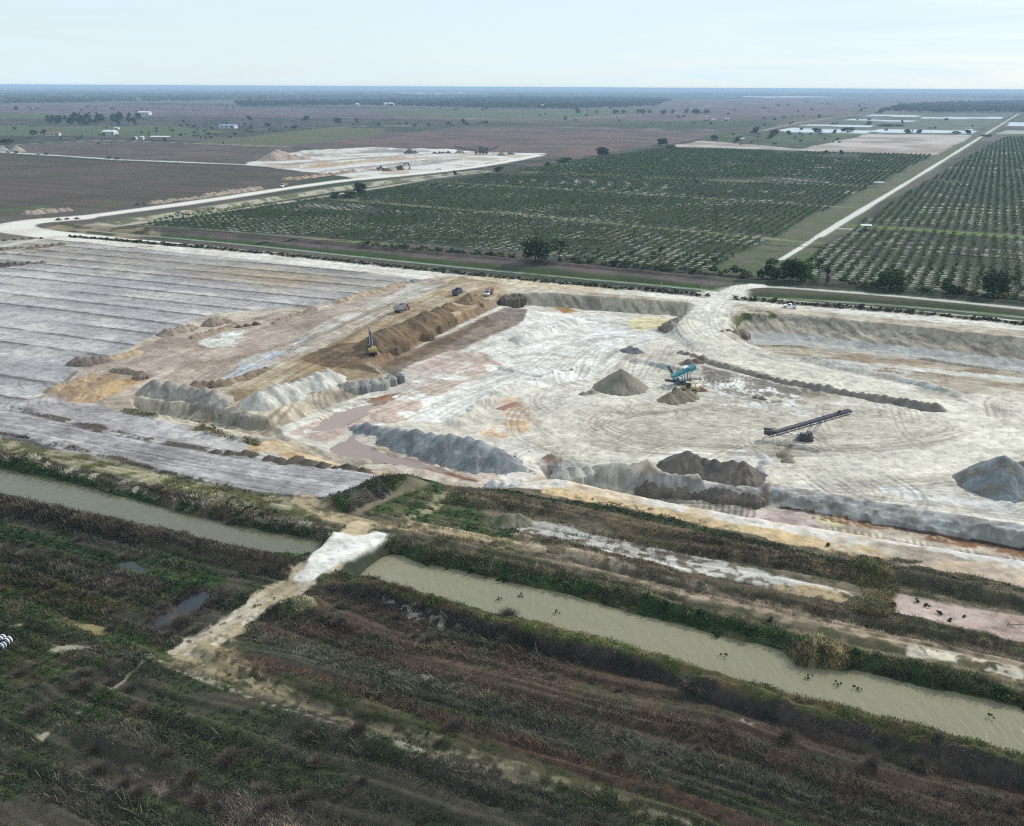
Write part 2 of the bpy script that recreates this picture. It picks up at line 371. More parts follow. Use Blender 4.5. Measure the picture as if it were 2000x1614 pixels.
ridge([(980, 722), (1040, 735), (1080, 738)], .8, 4, FL)
ridge([(1800, 690), (1900, 705), (2050, 722)], -.9, 5, FL)
ridge([(190, 440), (330, 418), (500, 392), (700, 361), (860, 342)], .6, 8)
ridge([(150, 462), (500, 492), (800, 524), (1000, 543), (1200, 562), (1390, 578)], .3, 6); ridge([(1440, 582), (1600, 594), (1800, 610), (2000, 630), (2400, 672)], .3, 6)
ridge([(270, 448), (500, 464), (800, 493), (1000, 509), (1380, 545)], 1.3, 7); ridge([(1440, 550), (1600, 556), (1800, 575), (2000, 595), (2400, 630)], 1.0, 6)

# ---------------------------------------------------------------- base colours
lv = GX*UX+GY*UY; lu = GX*VX+GY*VY
n1 = fbm(lu/420, lv/260, 1, 4); n2 = fbm(GX/90, GY/90, 2, 4)
k = sst(.42, .58, n1)[:, None]; GC[:] = S(58, 64, 48)*(1-k)+S(92, 82, 76)*k
GC *= (.75+.5*n2)[:, None]
far = sst(3200, 5200, GR)[:, None]; kk = sst(.50, .60, fbm(lu/2600, lv/1500, 4, 4))[:, None]
GC[:] = GC*(1-far)+far*(S(38, 50, 40)*(1-kk)+S(96, 88, 84)*kk)*(.7+.6*n2)[:, None]
# ---------------------------------------------------------------- far fields
BR, BR2 = S(98, 84, 80), S(84, 74, 72); OL = S(88, 90, 62); GN = S(70, 88, 52); DK = S(52, 56, 46); WH = S(205, 203, 198)
m1 = lambda c, s: (c, s, .4, .62)
paint([(-600, 203), (460, 205), (470, 212), (1130, 213), (1270, 208), (1310, 196), (1700, 187), (2400, 192), (2400, 206), (1990, 214), (1720, 221), (1560, 226), (1330, 236), (1000, 238), (480, 230), (-600, 221)], S(104, 88, 88), mix=m1(BR2, 90))
paint([(720, 213), (1130, 214), (1300, 212), (1240, 222), (1100, 232), (880, 231), (760, 222)], OL, mix=m1(GN, 60))
paint([(-600, 222), (110, 222), (90, 232), (-600, 233)], GN, mix=m1(OL, 50))
paint([(-600, 233), (700, 230), (1000, 238), (650, 248), (330, 262), (-600, 262)], DK, mix=m1(BR2, 40))
paint([(-600, 248), (330, 246), (450, 258), (340, 268), (200, 268), (-600, 264)], S(76, 90, 56), mix=m1(OL, 40))
paint([(-600, 264), (210, 266), (240, 274), (-600, 290)], DK, mix=m1(BR2, 30))
paint([(330, 285), (560, 258), (650, 248), (760, 252), (740, 276), (700, 290), (560, 287)], S(98, 92, 70), mix=m1(S(84, 92, 60), 40))
paint([(560, 286), (720, 268), (880, 250), (1080, 248), (1400, 256), (1378, 268), (1290, 284), (1165, 303), (1060, 303), (880, 296), (720, 290)], S(106, 86, 80), mix=m1(BR2, 60))
paint([(1080, 246), (1400, 253), (1500, 250), (1560, 228), (1330, 236), (1000, 238)], S(70, 74, 62), mix=m1(BR2, 40))
paint([(1300, 238), (1500, 236), (1520, 248), (1380, 252), (1080, 247)], S(48, 58, 44), mix=m1(S(64, 72, 52), 30))
for P, w in (([(-300, 300), (0, 285), (200, 274), (260, 276), (400, 281), (560, 287)], 7), ([(645, 249), (760, 246), (1080, 248), (1400, 255)], 7), ([(880, 231), (1100, 233), (1330, 220), (1390, 206)], 8), ([(1490, 255), (1560, 240), (1640, 228), (1720, 221)], 9)):
    stroke(P, w, S(165, 160, 150), alpha=.8, rd=0, en=2)
# brown fields left of the haul road
paint([(-600, 318), (-300, 302), (0, 286), (200, 276), (400, 283), (560, 288), (640, 296), (590, 306), (500, 322), (230, 310), (0, 300), (-300, 285)], S(98, 84, 78), mix=m1(S(82, 74, 68), 30))
paint([(-600, 300), (0, 303), (230, 316), (480, 326), (640, 338), (600, 352), (520, 370), (330, 392), (270, 398), (120, 414), (0, 424), (-600, 470)], S(88, 75, 68), mix=m1(S(76, 72, 58), 40))
paint([(-600, 424), (0, 410), (130, 398), (250, 390), (250, 400), (130, 412), (0, 424), (-600, 480)], S(82, 92, 58), alpha=.6, patch=(25, .4, .6))
i = box_idx(W([(-100, 300), (640, 420)]), 50); v = lu[i]*0; fz = noise((GX[i]*VY-GY[i]*VX)/9, lu[i]/160, 61); fz2 = noise((GX[i]*VY-GY[i]*VX)/3.2, lu[i]/60, 62)
GC[i] *= (1+.28*(fz-.5)*2*.6+.2*(fz2-.5))[:, None]
stroke([(0, 333), (120, 325), (280, 315), (330, 312)], 5, S(45, 42, 38), rd=0, en=3)
stroke([(-300, 280), (0, 297), (110, 304), (230, 312), (480, 322), (560, 328)], 11, S(205, 202, 196), rd=0, en=3)
stroke([(280, 316), (430, 322), (620, 334)], 5, S(45, 42, 38), rd=0, en=2)
# mine in the distance
paint([(478, 322), (520, 306), (600, 294), (720, 288), (800, 291), (880, 295), (1058, 300), (1000, 312), (900, 330), (800, 345), (700, 352), (640, 340), (560, 330)], S(208, 204, 198), mix=(S(178, 165, 150), 25, .5, .65))
for P, c in (([(560, 322), (800, 301), (930, 298)], S(150, 140, 132)), ([(590, 330), (760, 313), (960, 302)], S(185, 160, 130)), ([(640, 335), (800, 320), (980, 303)], S(160, 155, 152)), ([(620, 327), (700, 318), (790, 310)], S(190, 165, 135)), ([(600, 300), (700, 296), (800, 297)], S(165, 165, 168))):
    stroke(P, 15, c*.8, alpha=.8, en=9, patch=(60, .25, .45))
streak([(560, 330), (800, 310), (1050, 300)], 110, 12, .22, ln=120)
for P in ([(600, 306), (720, 298), (830, 297)], [(660, 340), (820, 322), (900, 312)], [(720, 310), (860, 300), (900, 299)]): stroke(P, 12, S(120, 116, 114), alpha=.7, en=8, patch=(40, .35, .5))
ridge([(590, 328), (720, 316), (850, 304)], 2.5, 16); ridge([(640, 336), (760, 324), (880, 310)], 2.2, 14); ridge([(600, 304), (740, 295), (880, 296)], 3, 30, en=.8, es=14)
paint([(700, 352), (850, 338), (1000, 312), (1058, 301), (1160, 304), (1060, 325), (960, 340), (880, 345)], S(92, 80, 74), mix=m1(DK, 25))
# the pale field and the sheets of plastic mulch
paint([(1310, 287), (1372, 275), (1560, 290), (1640, 275), (1690, 262), (1900, 264), (1925, 266), (1848, 303), (1700, 299), (1500, 293)], S(182, 173, 166), mix=m1(S(150, 136, 126), 70))
streak([(1310, 284), (1600, 282), (1900, 285)], 200, 14, .2, ln=200)
paint([(1400, 258), (1540, 262), (1640, 262), (1690, 262), (1640, 275), (1560, 288), (1470, 282), (1372, 274)], S(58, 66, 46), mix=m1(S(78, 92, 56), 25))
paint([(1520, 254), (1720, 221), (1985, 222), (1905, 264), (1690, 262), (1530, 262)], S(96, 102, 88), mix=m1(S(80, 88, 70), 40))
for P in ([(1520, 255), (1545, 250), (1705, 256), (1690, 261), (1540, 258)], [(1560, 245), (1590, 243), (1708, 245), (1700, 249)], [(1700, 257), (1720, 252), (1910, 256), (1900, 261), (1720, 259)], [(1690, 226), (1705, 224), (1800, 226), (1790, 229)], [(1650, 235), (1660, 233), (1790, 236), (1780, 238)], [(1800, 229), (1960, 229), (1955, 232), (1800, 232)], [(1962, 246), (1972, 239), (2300, 243), (2300, 250)]):
    paint(P, S(196, 206, 214), en=3)
paint([(1945, 262), (1965, 255), (2300, 258), (2300, 266)], S(158, 158, 148), en=3)
for q in range(6): stroke([(1570+q*22, 251-q*4.6), (1900+q*12, 254-q*4.8)], 7, S(140, 150, 150), rd=0, en=3, alpha=.7)
for P in ([(190, 192), (240, 191), (295, 193), (240, 194.5)], [(760, 181.5), (900, 181), (960, 183), (820, 183.5)], [(1430, 189), (1560, 188.5), (1660, 190), (1500, 191)], [(0, 184), (40, 183.5), (60, 185), (0, 185.5)]):
    paint(P, S(200, 210, 220), en=12, f=40)
# ---------------------------------------------------------------- orchards
ORL = [(255, 446), (330, 420), (640, 386), (760, 368), (1060, 326), (1175, 306), (1300, 289), (1500, 295), (1850, 304), (1745, 372), (1600, 455), (1500, 515), (1440, 532), (1200, 512), (1000, 492), (760, 475), (500, 455)]
ORR = [(1900, 300), (1960, 268), (2400, 268), (2400, 625), (2000, 580), (1800, 565), (1620, 548), (1540, 530), (1560, 512), (1720, 405)]
OG = S(46, 52, 36)
for P in (ORL, ORR): paint(P, OG, mix=m1(S(56, 62, 46), 50), en=3)
stroke([(1440, 535), (1560, 470), (1700, 385), (1850, 303), (1960, 240)], 30, S(80, 90, 58), rd=0, mix=m1(S(96, 92, 76), 12))
i = np.nonzero((GR > 380) & (GR < 2000) & (GY > 0) & ((pdist(W(ORL), GX, GY) < -2) | (pdist(W(ORR), GX, GY) < -2)))[0]
TU, TV = 5.3, 5.7                                                        # tree spacing along the two grid directions
pu = GX[i]*VX+GY[i]*VY; pv = -GX[i]*VY+GY[i]*VX                          # pv grows away from the ditch
cu = np.abs((pu/TV) % 1-.5); cv = np.abs((pv/TU+.5) % 1-.5)
cell = _h(np.floor(pu/TV), np.floor(pv/TU+.5), 72)
sand = sst(.34, .24, cu+.16*(cell-.5))*sst(.20, .11, cv+.10*(noise(pu/2, pv/2, 73)-.5))*sst(.40, .66, fbm(GX[i]/40, GY[i]/40, 71, 3)+.24*sst(760, 470, GR[i])-.2*cell)*.85
sand *= sst(15, 19, ldist(W([(1440, 535), (1560, 470), (1700, 385), (1850, 303), (1960, 240)]), GX[i], GY[i])[0])
GC[i] = GC[i]*(1-sand[:, None])+S(178, 176, 164)*sand[:, None]
LANES = [[(640, 388), (1000, 418), (1560, 472), (1600, 475)], [(860, 356), (1200, 376), (1600, 402), (1690, 408)], [(1000, 335), (1400, 352), (1740, 366)], [(1660, 440), (1800, 448), (2100, 470)], [(255, 441), (500, 458), (760, 478)]]
for P in LANES: stroke(P, 9, S(96, 104, 68), rd=0, en=1.5, mix=m1(S(120, 118, 92), 14))
stroke([(1690, 443), (1850, 453), (2100, 472)], 16, S(88, 108, 56), rd=0)
stroke([(1640, 447), (1695, 448)], 4, S(190, 188, 178), rd=0)
for o in (-1.4, 1.4):
    stroke([(1525+o*1.6, 508), (1560+o*1.6, 487), (1640+o, 435), (1800+o*.5, 340), (1900, 277), (1990, 222)], 2.2, S(206, 206, 198), rd=0, en=.5, f=1)
stroke([(1600, 462), (1800, 340), (1990, 222)], 4.6, S(206, 206, 198), rd=0, en=.8, f=2)
# ---------------------------------------------------------------- strips between the orchard and the haul road
stroke([(150, 458), (300, 462), (500, 474), (800, 508), (1000, 524), (1200, 543), (1420, 562), (1600, 575), (1800, 592), (2000, 612), (2400, 655)], 22, S(60, 68, 44), mix=m1(S(78, 76, 58), 14), vh=.5)
stroke([(250, 450), (500, 467), (800, 497), (1000, 514), (1200, 530), (1390, 552)], 13, S(96, 84, 80), mix=m1(S(78, 72, 64), 8), vh=.25)
stroke([(255, 442), (500, 460), (760, 486), (1000, 505), (1200, 520), (1430, 540), (1600, 553), (1800, 571), (2000, 590), (2400, 628)], 9, S(52, 50, 42), vh=.7)
stroke([(1470, 560), (1520, 561), (1700, 574), (1850, 588), (2000, 603), (2400, 642)], 4.5, S(186, 182, 174), en=.8)
for d in DIT: stroke([(p[0], p[1]-4) for p in d], 6, S(72, 90, 46), z=-.8, vh=.4, alpha=.8)
stroke([(190, 441), (330, 420), (500, 394), (700, 363), (870, 343), (940, 335)], 24, S(172, 164, 146), mix=(S(104, 104, 80), 7, .45, .62))
stroke([(200, 446), (330, 428), (500, 404), (700, 374), (830, 352)], 5, S(186, 176, 158), en=2)
stroke([(170, 440), (330, 414), (500, 389), (700, 358), (860, 338)], 4, S(84, 92, 60), en=3)
paint([(60, 455), (120, 436), (200, 440), (290, 448), (330, 462), (250, 468), (150, 465)], S(66, 66, 46), mix=m1(S(140, 126, 104), 9), vh=.6)
# ---------------------------------------------------------------- grey ploughed field
GF = S(182, 177, 172)
FIELD = [(-600, 420), (0, 470), (120, 466), (300, 486), (560, 514), (830, 542), (800, 552), (700, 582), (640, 602), (420, 622), (330, 652), (160, 722), (100, 770), (40, 792), (0, 795), (-600, 690)]
paint(FIELD, GF, en=3, mix=m1(S(164, 160, 160), 22))
paint([(-300, 440), (0, 470), (120, 468), (560, 514), (850, 545), (740, 572), (560, 570), (300, 535), (0, 500), (-300, 470)], S(158, 147, 132), alpha=.7, f=60, en=15, mix=m1(S(140, 130, 122), 20))
paint([(380, 520), (560, 530), (640, 545), (560, 556), (420, 540)], S(168, 142, 104), alpha=.45, f=30, en=12)
fl = W([(-100, 560), (700, 640)]); i = box_idx(W(FIELD), 2); inside = pdist(W(FIELD), GX[i], GY[i]) < -1; i = i[inside]
FAZ = azpx((0, 534), (500, 585)); pv = -GX[i]*math.cos(FAZ)+GY[i]*math.sin(FAZ); pu = GX[i]*math.sin(FAZ)+GY[i]*math.cos(FAZ)
pv = pv+(noise(pu/40, pv/40, 82)-.5)*1.2
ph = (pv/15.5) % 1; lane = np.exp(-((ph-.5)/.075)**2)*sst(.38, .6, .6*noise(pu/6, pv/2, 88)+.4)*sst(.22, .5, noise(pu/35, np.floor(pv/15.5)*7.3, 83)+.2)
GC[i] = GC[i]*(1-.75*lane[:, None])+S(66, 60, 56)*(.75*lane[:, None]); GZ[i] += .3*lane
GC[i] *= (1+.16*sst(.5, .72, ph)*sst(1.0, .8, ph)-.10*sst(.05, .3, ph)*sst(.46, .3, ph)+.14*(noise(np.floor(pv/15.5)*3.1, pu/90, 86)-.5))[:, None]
GC[i] *= (1+.24*(.6*noise(pv/2.1, pu/45, 84)+.4*noise(pv/.8, pu/20, 85)-.5)*2*.55)[:, None]
# ---------------------------------------------------------------- haul roads
RD = S(222, 216, 205)
HAUL = [(2500, 684), (2000, 640), (1800, 621), (1600, 603), (1400, 586), (1200, 570), (1080, 560), (900, 544), (700, 521), (500, 499), (300, 479), (150, 464), (70, 455), (25, 447), (30, 438), (80, 431), (150, 426)]
stroke(HAUL, 24, RD, mix=(S(208, 200, 187), 20, .3, .75), en=1.2, vh=0)
stroke([(-300, 455), (-60, 447), (30, 445)], 22, RD, en=1.5)
stroke([(25, 445), (40, 436), (150, 426), (250, 413), (400, 393), (560, 368), (700, 349), (830, 339), (960, 322), (1055, 303)], 15, RD, en=1.5, vh=0)
stroke([(0, 482), (60, 470), (110, 463)], 8, S(196, 188, 174))
for P in ([(140, 462), (300, 476), (500, 492), (800, 524), (1000, 544), (1200, 562), (1385, 578)], [(1440, 583), (1600, 596), (1800, 612), (2000, 632), (2400, 676)]): stroke(P, 5.5, S(92, 86, 72), mix=m1(S(120, 112, 98), 4), en=1.2)
streak(HAUL[:12], 13, 1.6, .10, ln=90)
paint([(860, 535), (980, 542), (1200, 563), (1120, 572), (1000, 572), (900, 560), (850, 552)], S(196, 172, 132), alpha=.75, f=12, mix=m1(S(206, 190, 160), 9))
stroke([(1405, 592), (1418, 574), (1440, 562), (1475, 558)], 9, RD)
# ---------------------------------------------------------------- bare sand all over the quarry, then its benches
SITE = W([(850, 548), (1040, 562), (1400, 590), (2000, 646), (2500, 692)], 0)+W([(2500, 1262), (2000, 1146), (1700, 1112), (1300, 1008), (1040, 952)], -1.0)+W([(900, 940), (700, 945), (420, 856), (280, 822), (60, 785), (315, 648), (420, 612), (640, 596), (800, 548)], 0)
paint(SITE, S(196, 184, 166), world=True, f=1.5, en=1, es=5, mix=(S(168, 154, 138), 7, .42, .6), vh=0)
TANB = S(182, 165, 140)
paint([(90, 770), (150, 722), (330, 655), (420, 628), (640, 604), (740, 566), (830, 545), (880, 540), (860, 556), (760, 600), (640, 650), (560, 692), (430, 738), (300, 775), (200, 790), (120, 788)], S(178, 161, 147), mix=m1(S(156, 138, 124), 14))
paint([(420, 742), (480, 700), (560, 662), (640, 628), (740, 588), (800, 556), (868, 546), (876, 553), (790, 592), (700, 632), (620, 680), (520, 725), (450, 760)], S(190, 184, 174), mix=m1(S(170, 155, 140), 10))
paint([(425, 745), (470, 712), (540, 682), (600, 655), (590, 672), (520, 712), (460, 745)], S(178, 180, 186), en=1, patch=(6, .4, .5))
paint([(395, 668), (440, 647), (480, 644), (475, 660), (455, 676), (415, 676)], S(206, 206, 196), en=3, patch=(5, .33, .5))
paint([(395, 796), (440, 770), (500, 735), (600, 688), (700, 640), (790, 596), (868, 556), (900, 542), (1010, 556), (985, 574), (930, 604), (850, 640), (730, 700), (790, 742), (700, 735), (640, 745), (520, 800), (440, 812)], TANB, mix=m1(S(158, 136, 108), 11))
paint([(590, 700), (660, 672), (720, 670), (740, 700), (790, 735), (720, 730), (640, 716)], S(82, 66, 52), alpha=.85, mix=m1(S(110, 88, 68), 6))
streak([(430, 800), (520, 745), (640, 685), (760, 620), (880, 555), (960, 548)], 22, 1.4, .3, ln=40)
streak([(230, 770), (330, 715), (480, 665), (680, 600)], 26, 1.5, .18, ln=40)
for P in ([(640, 650), (700, 622), (800, 578), (878, 556), (885, 546)], [(620, 690), (680, 660), (760, 612)]): stroke(P, 1.0, S(96, 82, 66), alpha=.7, en=.6)
paint([(128, 780), (200, 747), (295, 735), (262, 752), (185, 787), (145, 789)], S(194, 164, 124), z=-.9, en=1, mix=m1(S(184, 150, 110), 5))
paint([(100, 762), (170, 735), (230, 722), (260, 728), (190, 748), (140, 775)], S(184, 158, 124), mix=m1(S(150, 128, 104), 5))
# ---------------------------------------------------------------- ground between the pit and the left canal
paint([(-600, 690), (0, 792), (95, 774), (200, 790), (285, 815), (420, 846), (560, 868), (650, 890), (740, 915), (760, 940), (700, 972), (600, 972), (450, 950), (250, 905), (0, 852), (-600, 735)], S(178, 173, 172), mix=m1(S(156, 150, 150), 7))
streak([(-200, 800), (0, 830), (250, 880), (450, 918), (700, 955)], 12, .9, .35, ln=30)
paint([(285, 815), (420, 848), (560, 872), (640, 892), (560, 905), (420, 882), (330, 850)], S(196, 190, 184), patch=(5, .38, .5), alpha=.9)
paint([(480, 868), (530, 860), (640, 884), (760, 906), (850, 922), (815, 934), (700, 916), (570, 898), (490, 884)], S(184, 152, 114), mix=m1(S(200, 180, 150), 4), patch=(5, .25, .45))
paint([(230, 790), (285, 800), (310, 815), (270, 812), (235, 803)], S(92, 88, 62), vh=.35)
paint([(380, 828), (410, 835), (440, 850), (500, 858), (500, 868), (420, 850), (380, 840)], S(104, 96, 66), vh=.4, patch=(3, .4, .5))
stroke([(-300, 745), (0, 792), (150, 826), (280, 858), (420, 880), (560, 900), (720, 920)], 3.5, S(84, 74, 64), patch=(4, .4, .55), en=1)
stroke([(-300, 790), (0, 846), (130, 872), (250, 905), (330, 925), (480, 960), (570, 975)], 2.0, S(70, 62, 50), vh=.35, patch=(5, .35, .5))
paint([(-600, 745), (-300, 795), (0, 852), (250, 908), (450, 955), (600, 975), (650, 985), (640, 1040), (560, 1032), (450, 1010), (300, 968), (150, 930), (0, 897), (-600, 792)], S(150, 142, 116), mix=(S(92, 90, 58), 4, .38, .58), vh=.22)
stroke([(-500, 800), (-200, 860), (0, 893), (150, 925), (300, 965), (450, 1005), (560, 1028), (640, 1040)], 6, S(74, 70, 52), mix=(S(168, 160, 142), 3, .58, .68), vh=.5, z=-.5)
stroke([(-500, 808), (-200, 870), (0, 907), (150, 940), (300, 980), (450, 1020), (560, 1040), (640, 1052)], 3.0, S(50, 66, 32), z=-1.5, vh=.6, en=.8)
# ---------------------------------------------------------------- foreground scrub
CY = np.nonzero((GY > 30) & (GR < 300))[0]
FG = W([(-700, 940), (0, 978), (300, 1045), (600, 1098), (690, 1118), (860, 1160), (1200, 1262), (1600, 1378), (2000, 1482), (2500, 1610), (3200, 2600), (-2200, 2600)])
paint(FG, S(82, 77, 64), world=True, f=1, en=1, mix=(S(66, 74, 48), 9, .5, .68), vh=.26)
i = box_idx(FG, 2); q = sst(.52, .66, fbm(GX[i]/5, GY[i]/5, 91, 4))*(VH[i] > .3); GC[i] = GC[i]*(1-q[:, None])+S(94, 82, 66)*q[:, None]
q = sst(.56, .66, fbm(GX[i]/3.2, GY[i]/3.2, 95, 4))*(VH[i] > .3)*.7; GC[i] = GC[i]*(1-q[:, None])+S(110, 102, 92)*q[:, None]
DB1 = S(72, 64, 52)
stroke([(-300, 930), (0, 990), (150, 1020), (300, 1052), (450, 1090), (570, 1116), (600, 1112)], 7, DB1, mix=m1(S(84, 74, 60), 3), vh=.6)
stroke([(-500, 880), (-200, 940), (0, 978), (120, 1005), (250, 1040), (400, 1066), (520, 1088), (590, 1098)], 3.2, S(64, 80, 38), z=-1.3, vh=.5, en=.8)
stroke([(-200, 985), (0, 1040), (120, 1068), (230, 1095), (330, 1105), (420, 1135)], 4, S(60, 76, 42), vh=.35, en=1.5)
paint([(200, 1080), (330, 1098), (430, 1125), (440, 1140), (395, 1150), (330, 1190), (282, 1212), (290, 1180), (330, 1150), (270, 1115), (215, 1100)], S(60, 82, 42), mix=m1(S(76, 80, 52), 3), vh=.35)
paint([(0, 1062), (130, 1085), (240, 1110), (330, 1150), (290, 1200), (180, 1190), (0, 1120)], S(92, 82, 70), mix=m1(S(70, 72, 48), 4), vh=.5)
paint([(0, 1120), (180, 1150), (260, 1195), (150, 1200), (0, 1160)], S(84, 76, 48), mix=m1(S(62, 72, 38), 3), vh=.5)
stroke([(0, 1175), (120, 1205), (230, 1240), (340, 1275), (440, 1305)], 5, S(62, 78, 40), vh=.3, mix=m1(S(86, 84, 56), 3))
paint([(150, 1222), (180, 1220), (212, 1228), (208, 1242), (185, 1240)], S(150, 138, 98), en=.4, vh=0)
paint([(292, 1190), (400, 1140), (430, 1165), (400, 1200), (340, 1235), (290, 1225)], S(68, 60, 52), vh=.5)
paint([(0, 1230), (100, 1250), (260, 1265), (200, 1310), (100, 1330), (0, 1350)], S(74, 86, 46), mix=m1(S(88, 82, 62), 3), vh=.28)
for P in ([(15, 1222), (45, 1217), (40, 1223)], [(90, 1270), (130, 1258), (195, 1262), (110, 1276)], [(65, 1440), (100, 1425), (110, 1415), (85, 1450)], [(110, 1415), (200, 1355), (280, 1300), (283, 1303), (205, 1360), (120, 1420)]):
    paint(P, S(166, 158, 138), en=.35, vh=0, alpha=.8)
paint([(60, 1395), (150, 1340), (230, 1345), (260, 1400), (150, 1420)], S(66, 82, 44), vh=.35, patch=(3, .35, .5))
stroke([(120, 1420), (180, 1400), (260, 1420), (300, 1470)], 3, S(96, 92, 72), patch=(2, .4, .55))
paint([(250, 1500), (330, 1520), (480, 1580), (640, 1660), (500, 1660), (380, 1580), (280, 1530)], S(124, 110, 98), mix=m1(S(96, 84, 72), 3), vh=.4)
# brown and grey-green bands right of the path
paint([(620, 1142), (700, 1150), (850, 1200), (1050, 1255), (1250, 1315), (1500, 1395), (1800, 1480), (2100, 1565), (2600, 1720), (1900, 1720), (1600, 1610), (1350, 1510), (1100, 1425), (800, 1325), (600, 1275), (440, 1245), (470, 1218), (560, 1182)], S(92, 76, 63), mix=(S(82, 76, 60), 4, .42, .6), vh=.3)
stroke([(660, 1150), (850, 1200), (1000, 1243), (1200, 1296), (1400, 1357), (1600, 1415), (1800, 1468), (2000, 1522), (2400, 1640)], 4.5, S(62, 58, 50), vh=.35, mix=m1(S(76, 66, 60), 3))  # shade of the bank's backlit near flank, put into the ground colour
stroke([(620, 1120), (670, 1133), (750, 1156), (850, 1188), (1000, 1230), (1200, 1282), (1400, 1342), (1600, 1400), (1800, 1453), (2000, 1506), (2400, 1628)], 3.4, S(90, 94, 54), vh=.22, en=.9, mix=m1(S(98, 86, 60), 2.0))
stroke([(430, 1246), (650, 1288), (800, 1328), (1000, 1392), (1200, 1452), (1400, 1505), (1600, 1572), (1800, 1640)], 5, S(92, 88, 74), vh=.26, alpha=.7, mix=m1(S(80, 82, 62), 3))
streak([(430, 1246), (650, 1288), (800, 1328), (1000, 1392), (1200, 1452), (1400, 1505), (1600, 1572), (1800, 1640)], 3, .5, .35, ln=9)
stroke([(450, 1285), (650, 1345), (850, 1412), (1050, 1478), (1250, 1542), (1450, 1612), (1600, 1670)], 5, S(94, 74, 60), vh=.36, mix=m1(S(82, 72, 58), 3))
stroke([(560, 1335), (700, 1375), (900, 1455), (1100, 1520), (1300, 1590), (1450, 1650)], 4, S(78, 80, 50), vh=.24, mix=m1(S(90, 84, 62), 3))
for P in ([(720, 1160), (800, 1185), (940, 1240), (900, 1240), (800, 1210)], [(1420, 1395), (1500, 1410), (1470, 1420)], [(780, 1305), (850, 1325), (830, 1330)]): paint(P, S(158, 150, 140), en=.8, vh=.15, patch=(1.3, .52, .66))
# path to the causeway and the tracks
TN = S(172, 156, 130)
paint([(330, 1278), (400, 1250), (432, 1240), (440, 1290), (500, 1325), (620, 1372), (740, 1415), (760, 1440), (600, 1385), (470, 1340), (390, 1318)], S(138, 126, 100), en=1.5, f=3, mix=(S(88, 86, 58), 2.0, .42, .58), vh=.13)
stroke([(640, 1100), (600, 1126), (540, 1164), (470, 1210), (420, 1245), (375, 1272)], 6.0, S(192, 180, 160), en=2.0, es=4, mix=(S(166, 150, 124), 5, .42, .62), vh=0, patch=(1.0, .2, .36))
streak([(640, 1100), (600, 1126), (540, 1164), (470, 1210), (400, 1260)], 3.6, .5, .25, ln=8)
stroke([(480, 1340), (600, 1375), (720, 1415), (850, 1462), (960, 1500), (1100, 1545)], 2.6, S(140, 130, 106), patch=(1.0, .42, .62), en=1.4, vh=.16)
stroke([(300, 1290), (360, 1310), (450, 1345), (560, 1385), (680, 1430), (800, 1470), (880, 1500)], 1.2, S(156, 149, 130), patch=(.9, .46, .62), en=.9, vh=.14)
stroke([(1150, 1555), (1260, 1590), (1350, 1625)], 2.2, S(138, 132, 106), patch=(1.6, .5, .64), vh=.15)
paint([(545, 1192), (575, 1182), (612, 1180), (622, 1192), (590, 1202), (555, 1204)], S(58, 86, 40), mix=m1(S(150, 144, 108), 2), vh=.35, en=.6)
# strips between the pit and the right canal
paint([(600, 985), (660, 975), (760, 930), (850, 925), (905, 945), (1060, 945), (1300, 1000), (1500, 1045), (1680, 1085), (2000, 1120), (2500, 1210), (2500, 1500), (2000, 1372), (1800, 1328), (1500, 1250), (1300, 1204), (1050, 1138), (900, 1106), (760, 1080), (735, 1045), (640, 1040)], S(118, 106, 88), mix=(S(78, 76, 54), 4, .38, .58), vh=.2)
paint([(640, 985), (720, 945), (790, 922), (850, 930), (900, 975), (940, 1000), (1010, 1038), (1080, 1066), (1000, 1064), (850, 1032), (800, 1015), (700, 1008)], S(64, 82, 44), mix=m1(S(90, 90, 62), 4), vh=.24)
paint([(650, 985), (720, 948), (790, 925), (820, 932), (790, 962), (700, 1002), (665, 1002)], S(66, 60, 44), mix=m1(S(60, 74, 40), 4), vh=.5)
stroke([(700, 1000), (760, 972), (800, 955), (830, 945)], 3, S(122, 112, 92), vh=.1)
stroke([(590, 975), (640, 1005), (690, 1022), (780, 1026), (900, 1042), (1010, 1068)], 4.5, S(176, 156, 126), mix=(S(120, 108, 82), 1.6, .36, .68), vh=.12, patch=(2.0, .24, .44))
stroke([(700, 1030), (690, 1045), (700, 1055)], 6, S(190, 172, 142), vh=0)
stroke([(910, 935), (870, 965), (850, 990), (800, 1010)], 3.5, S(150, 142, 112), vh=.1, en=1.4, patch=(1.6, .36, .56))
stroke([(905, 958), (1020, 980), (1150, 1008), (1300, 1042), (1450, 1076), (1600, 1112), (1685, 1125)], 7.5, S(80, 70, 56), mix=m1(S(104, 90, 70), 2.5), vh=.26, en=2.6)
stroke([(960, 960), (1150, 992), (1300, 1022), (1450, 1056), (1600, 1094), (1680, 1108)], 3, S(60, 66, 42), vh=.5, en=1.2)
paint([(1020, 1018), (1060, 1016), (1200, 1050), (1400, 1092), (1520, 1122), (1640, 1152), (1665, 1166), (1600, 1178), (1500, 1152), (1300, 1108), (1130, 1068), (1010, 1035)], S(186, 180, 172), mix=(S(110, 100, 86), 1.6, .46, .62), vh=.14, en=1.8)
paint([(1500, 1140), (1600, 1150), (1660, 1165), (1640, 1185), (1540, 1170)], S(182, 160, 128), mix=(S(96, 88, 62), 3, .46, .58), vh=.2)
stroke([(1040, 1052), (1250, 1112), (1450, 1158), (1650, 1196), (1850, 1232), (2100, 1285), (2400, 1350)], 6, S(92, 78, 64), mix=m1(S(84, 80, 60), 2.5), vh=.24, en=2.4, patch=(4, .26, .42))
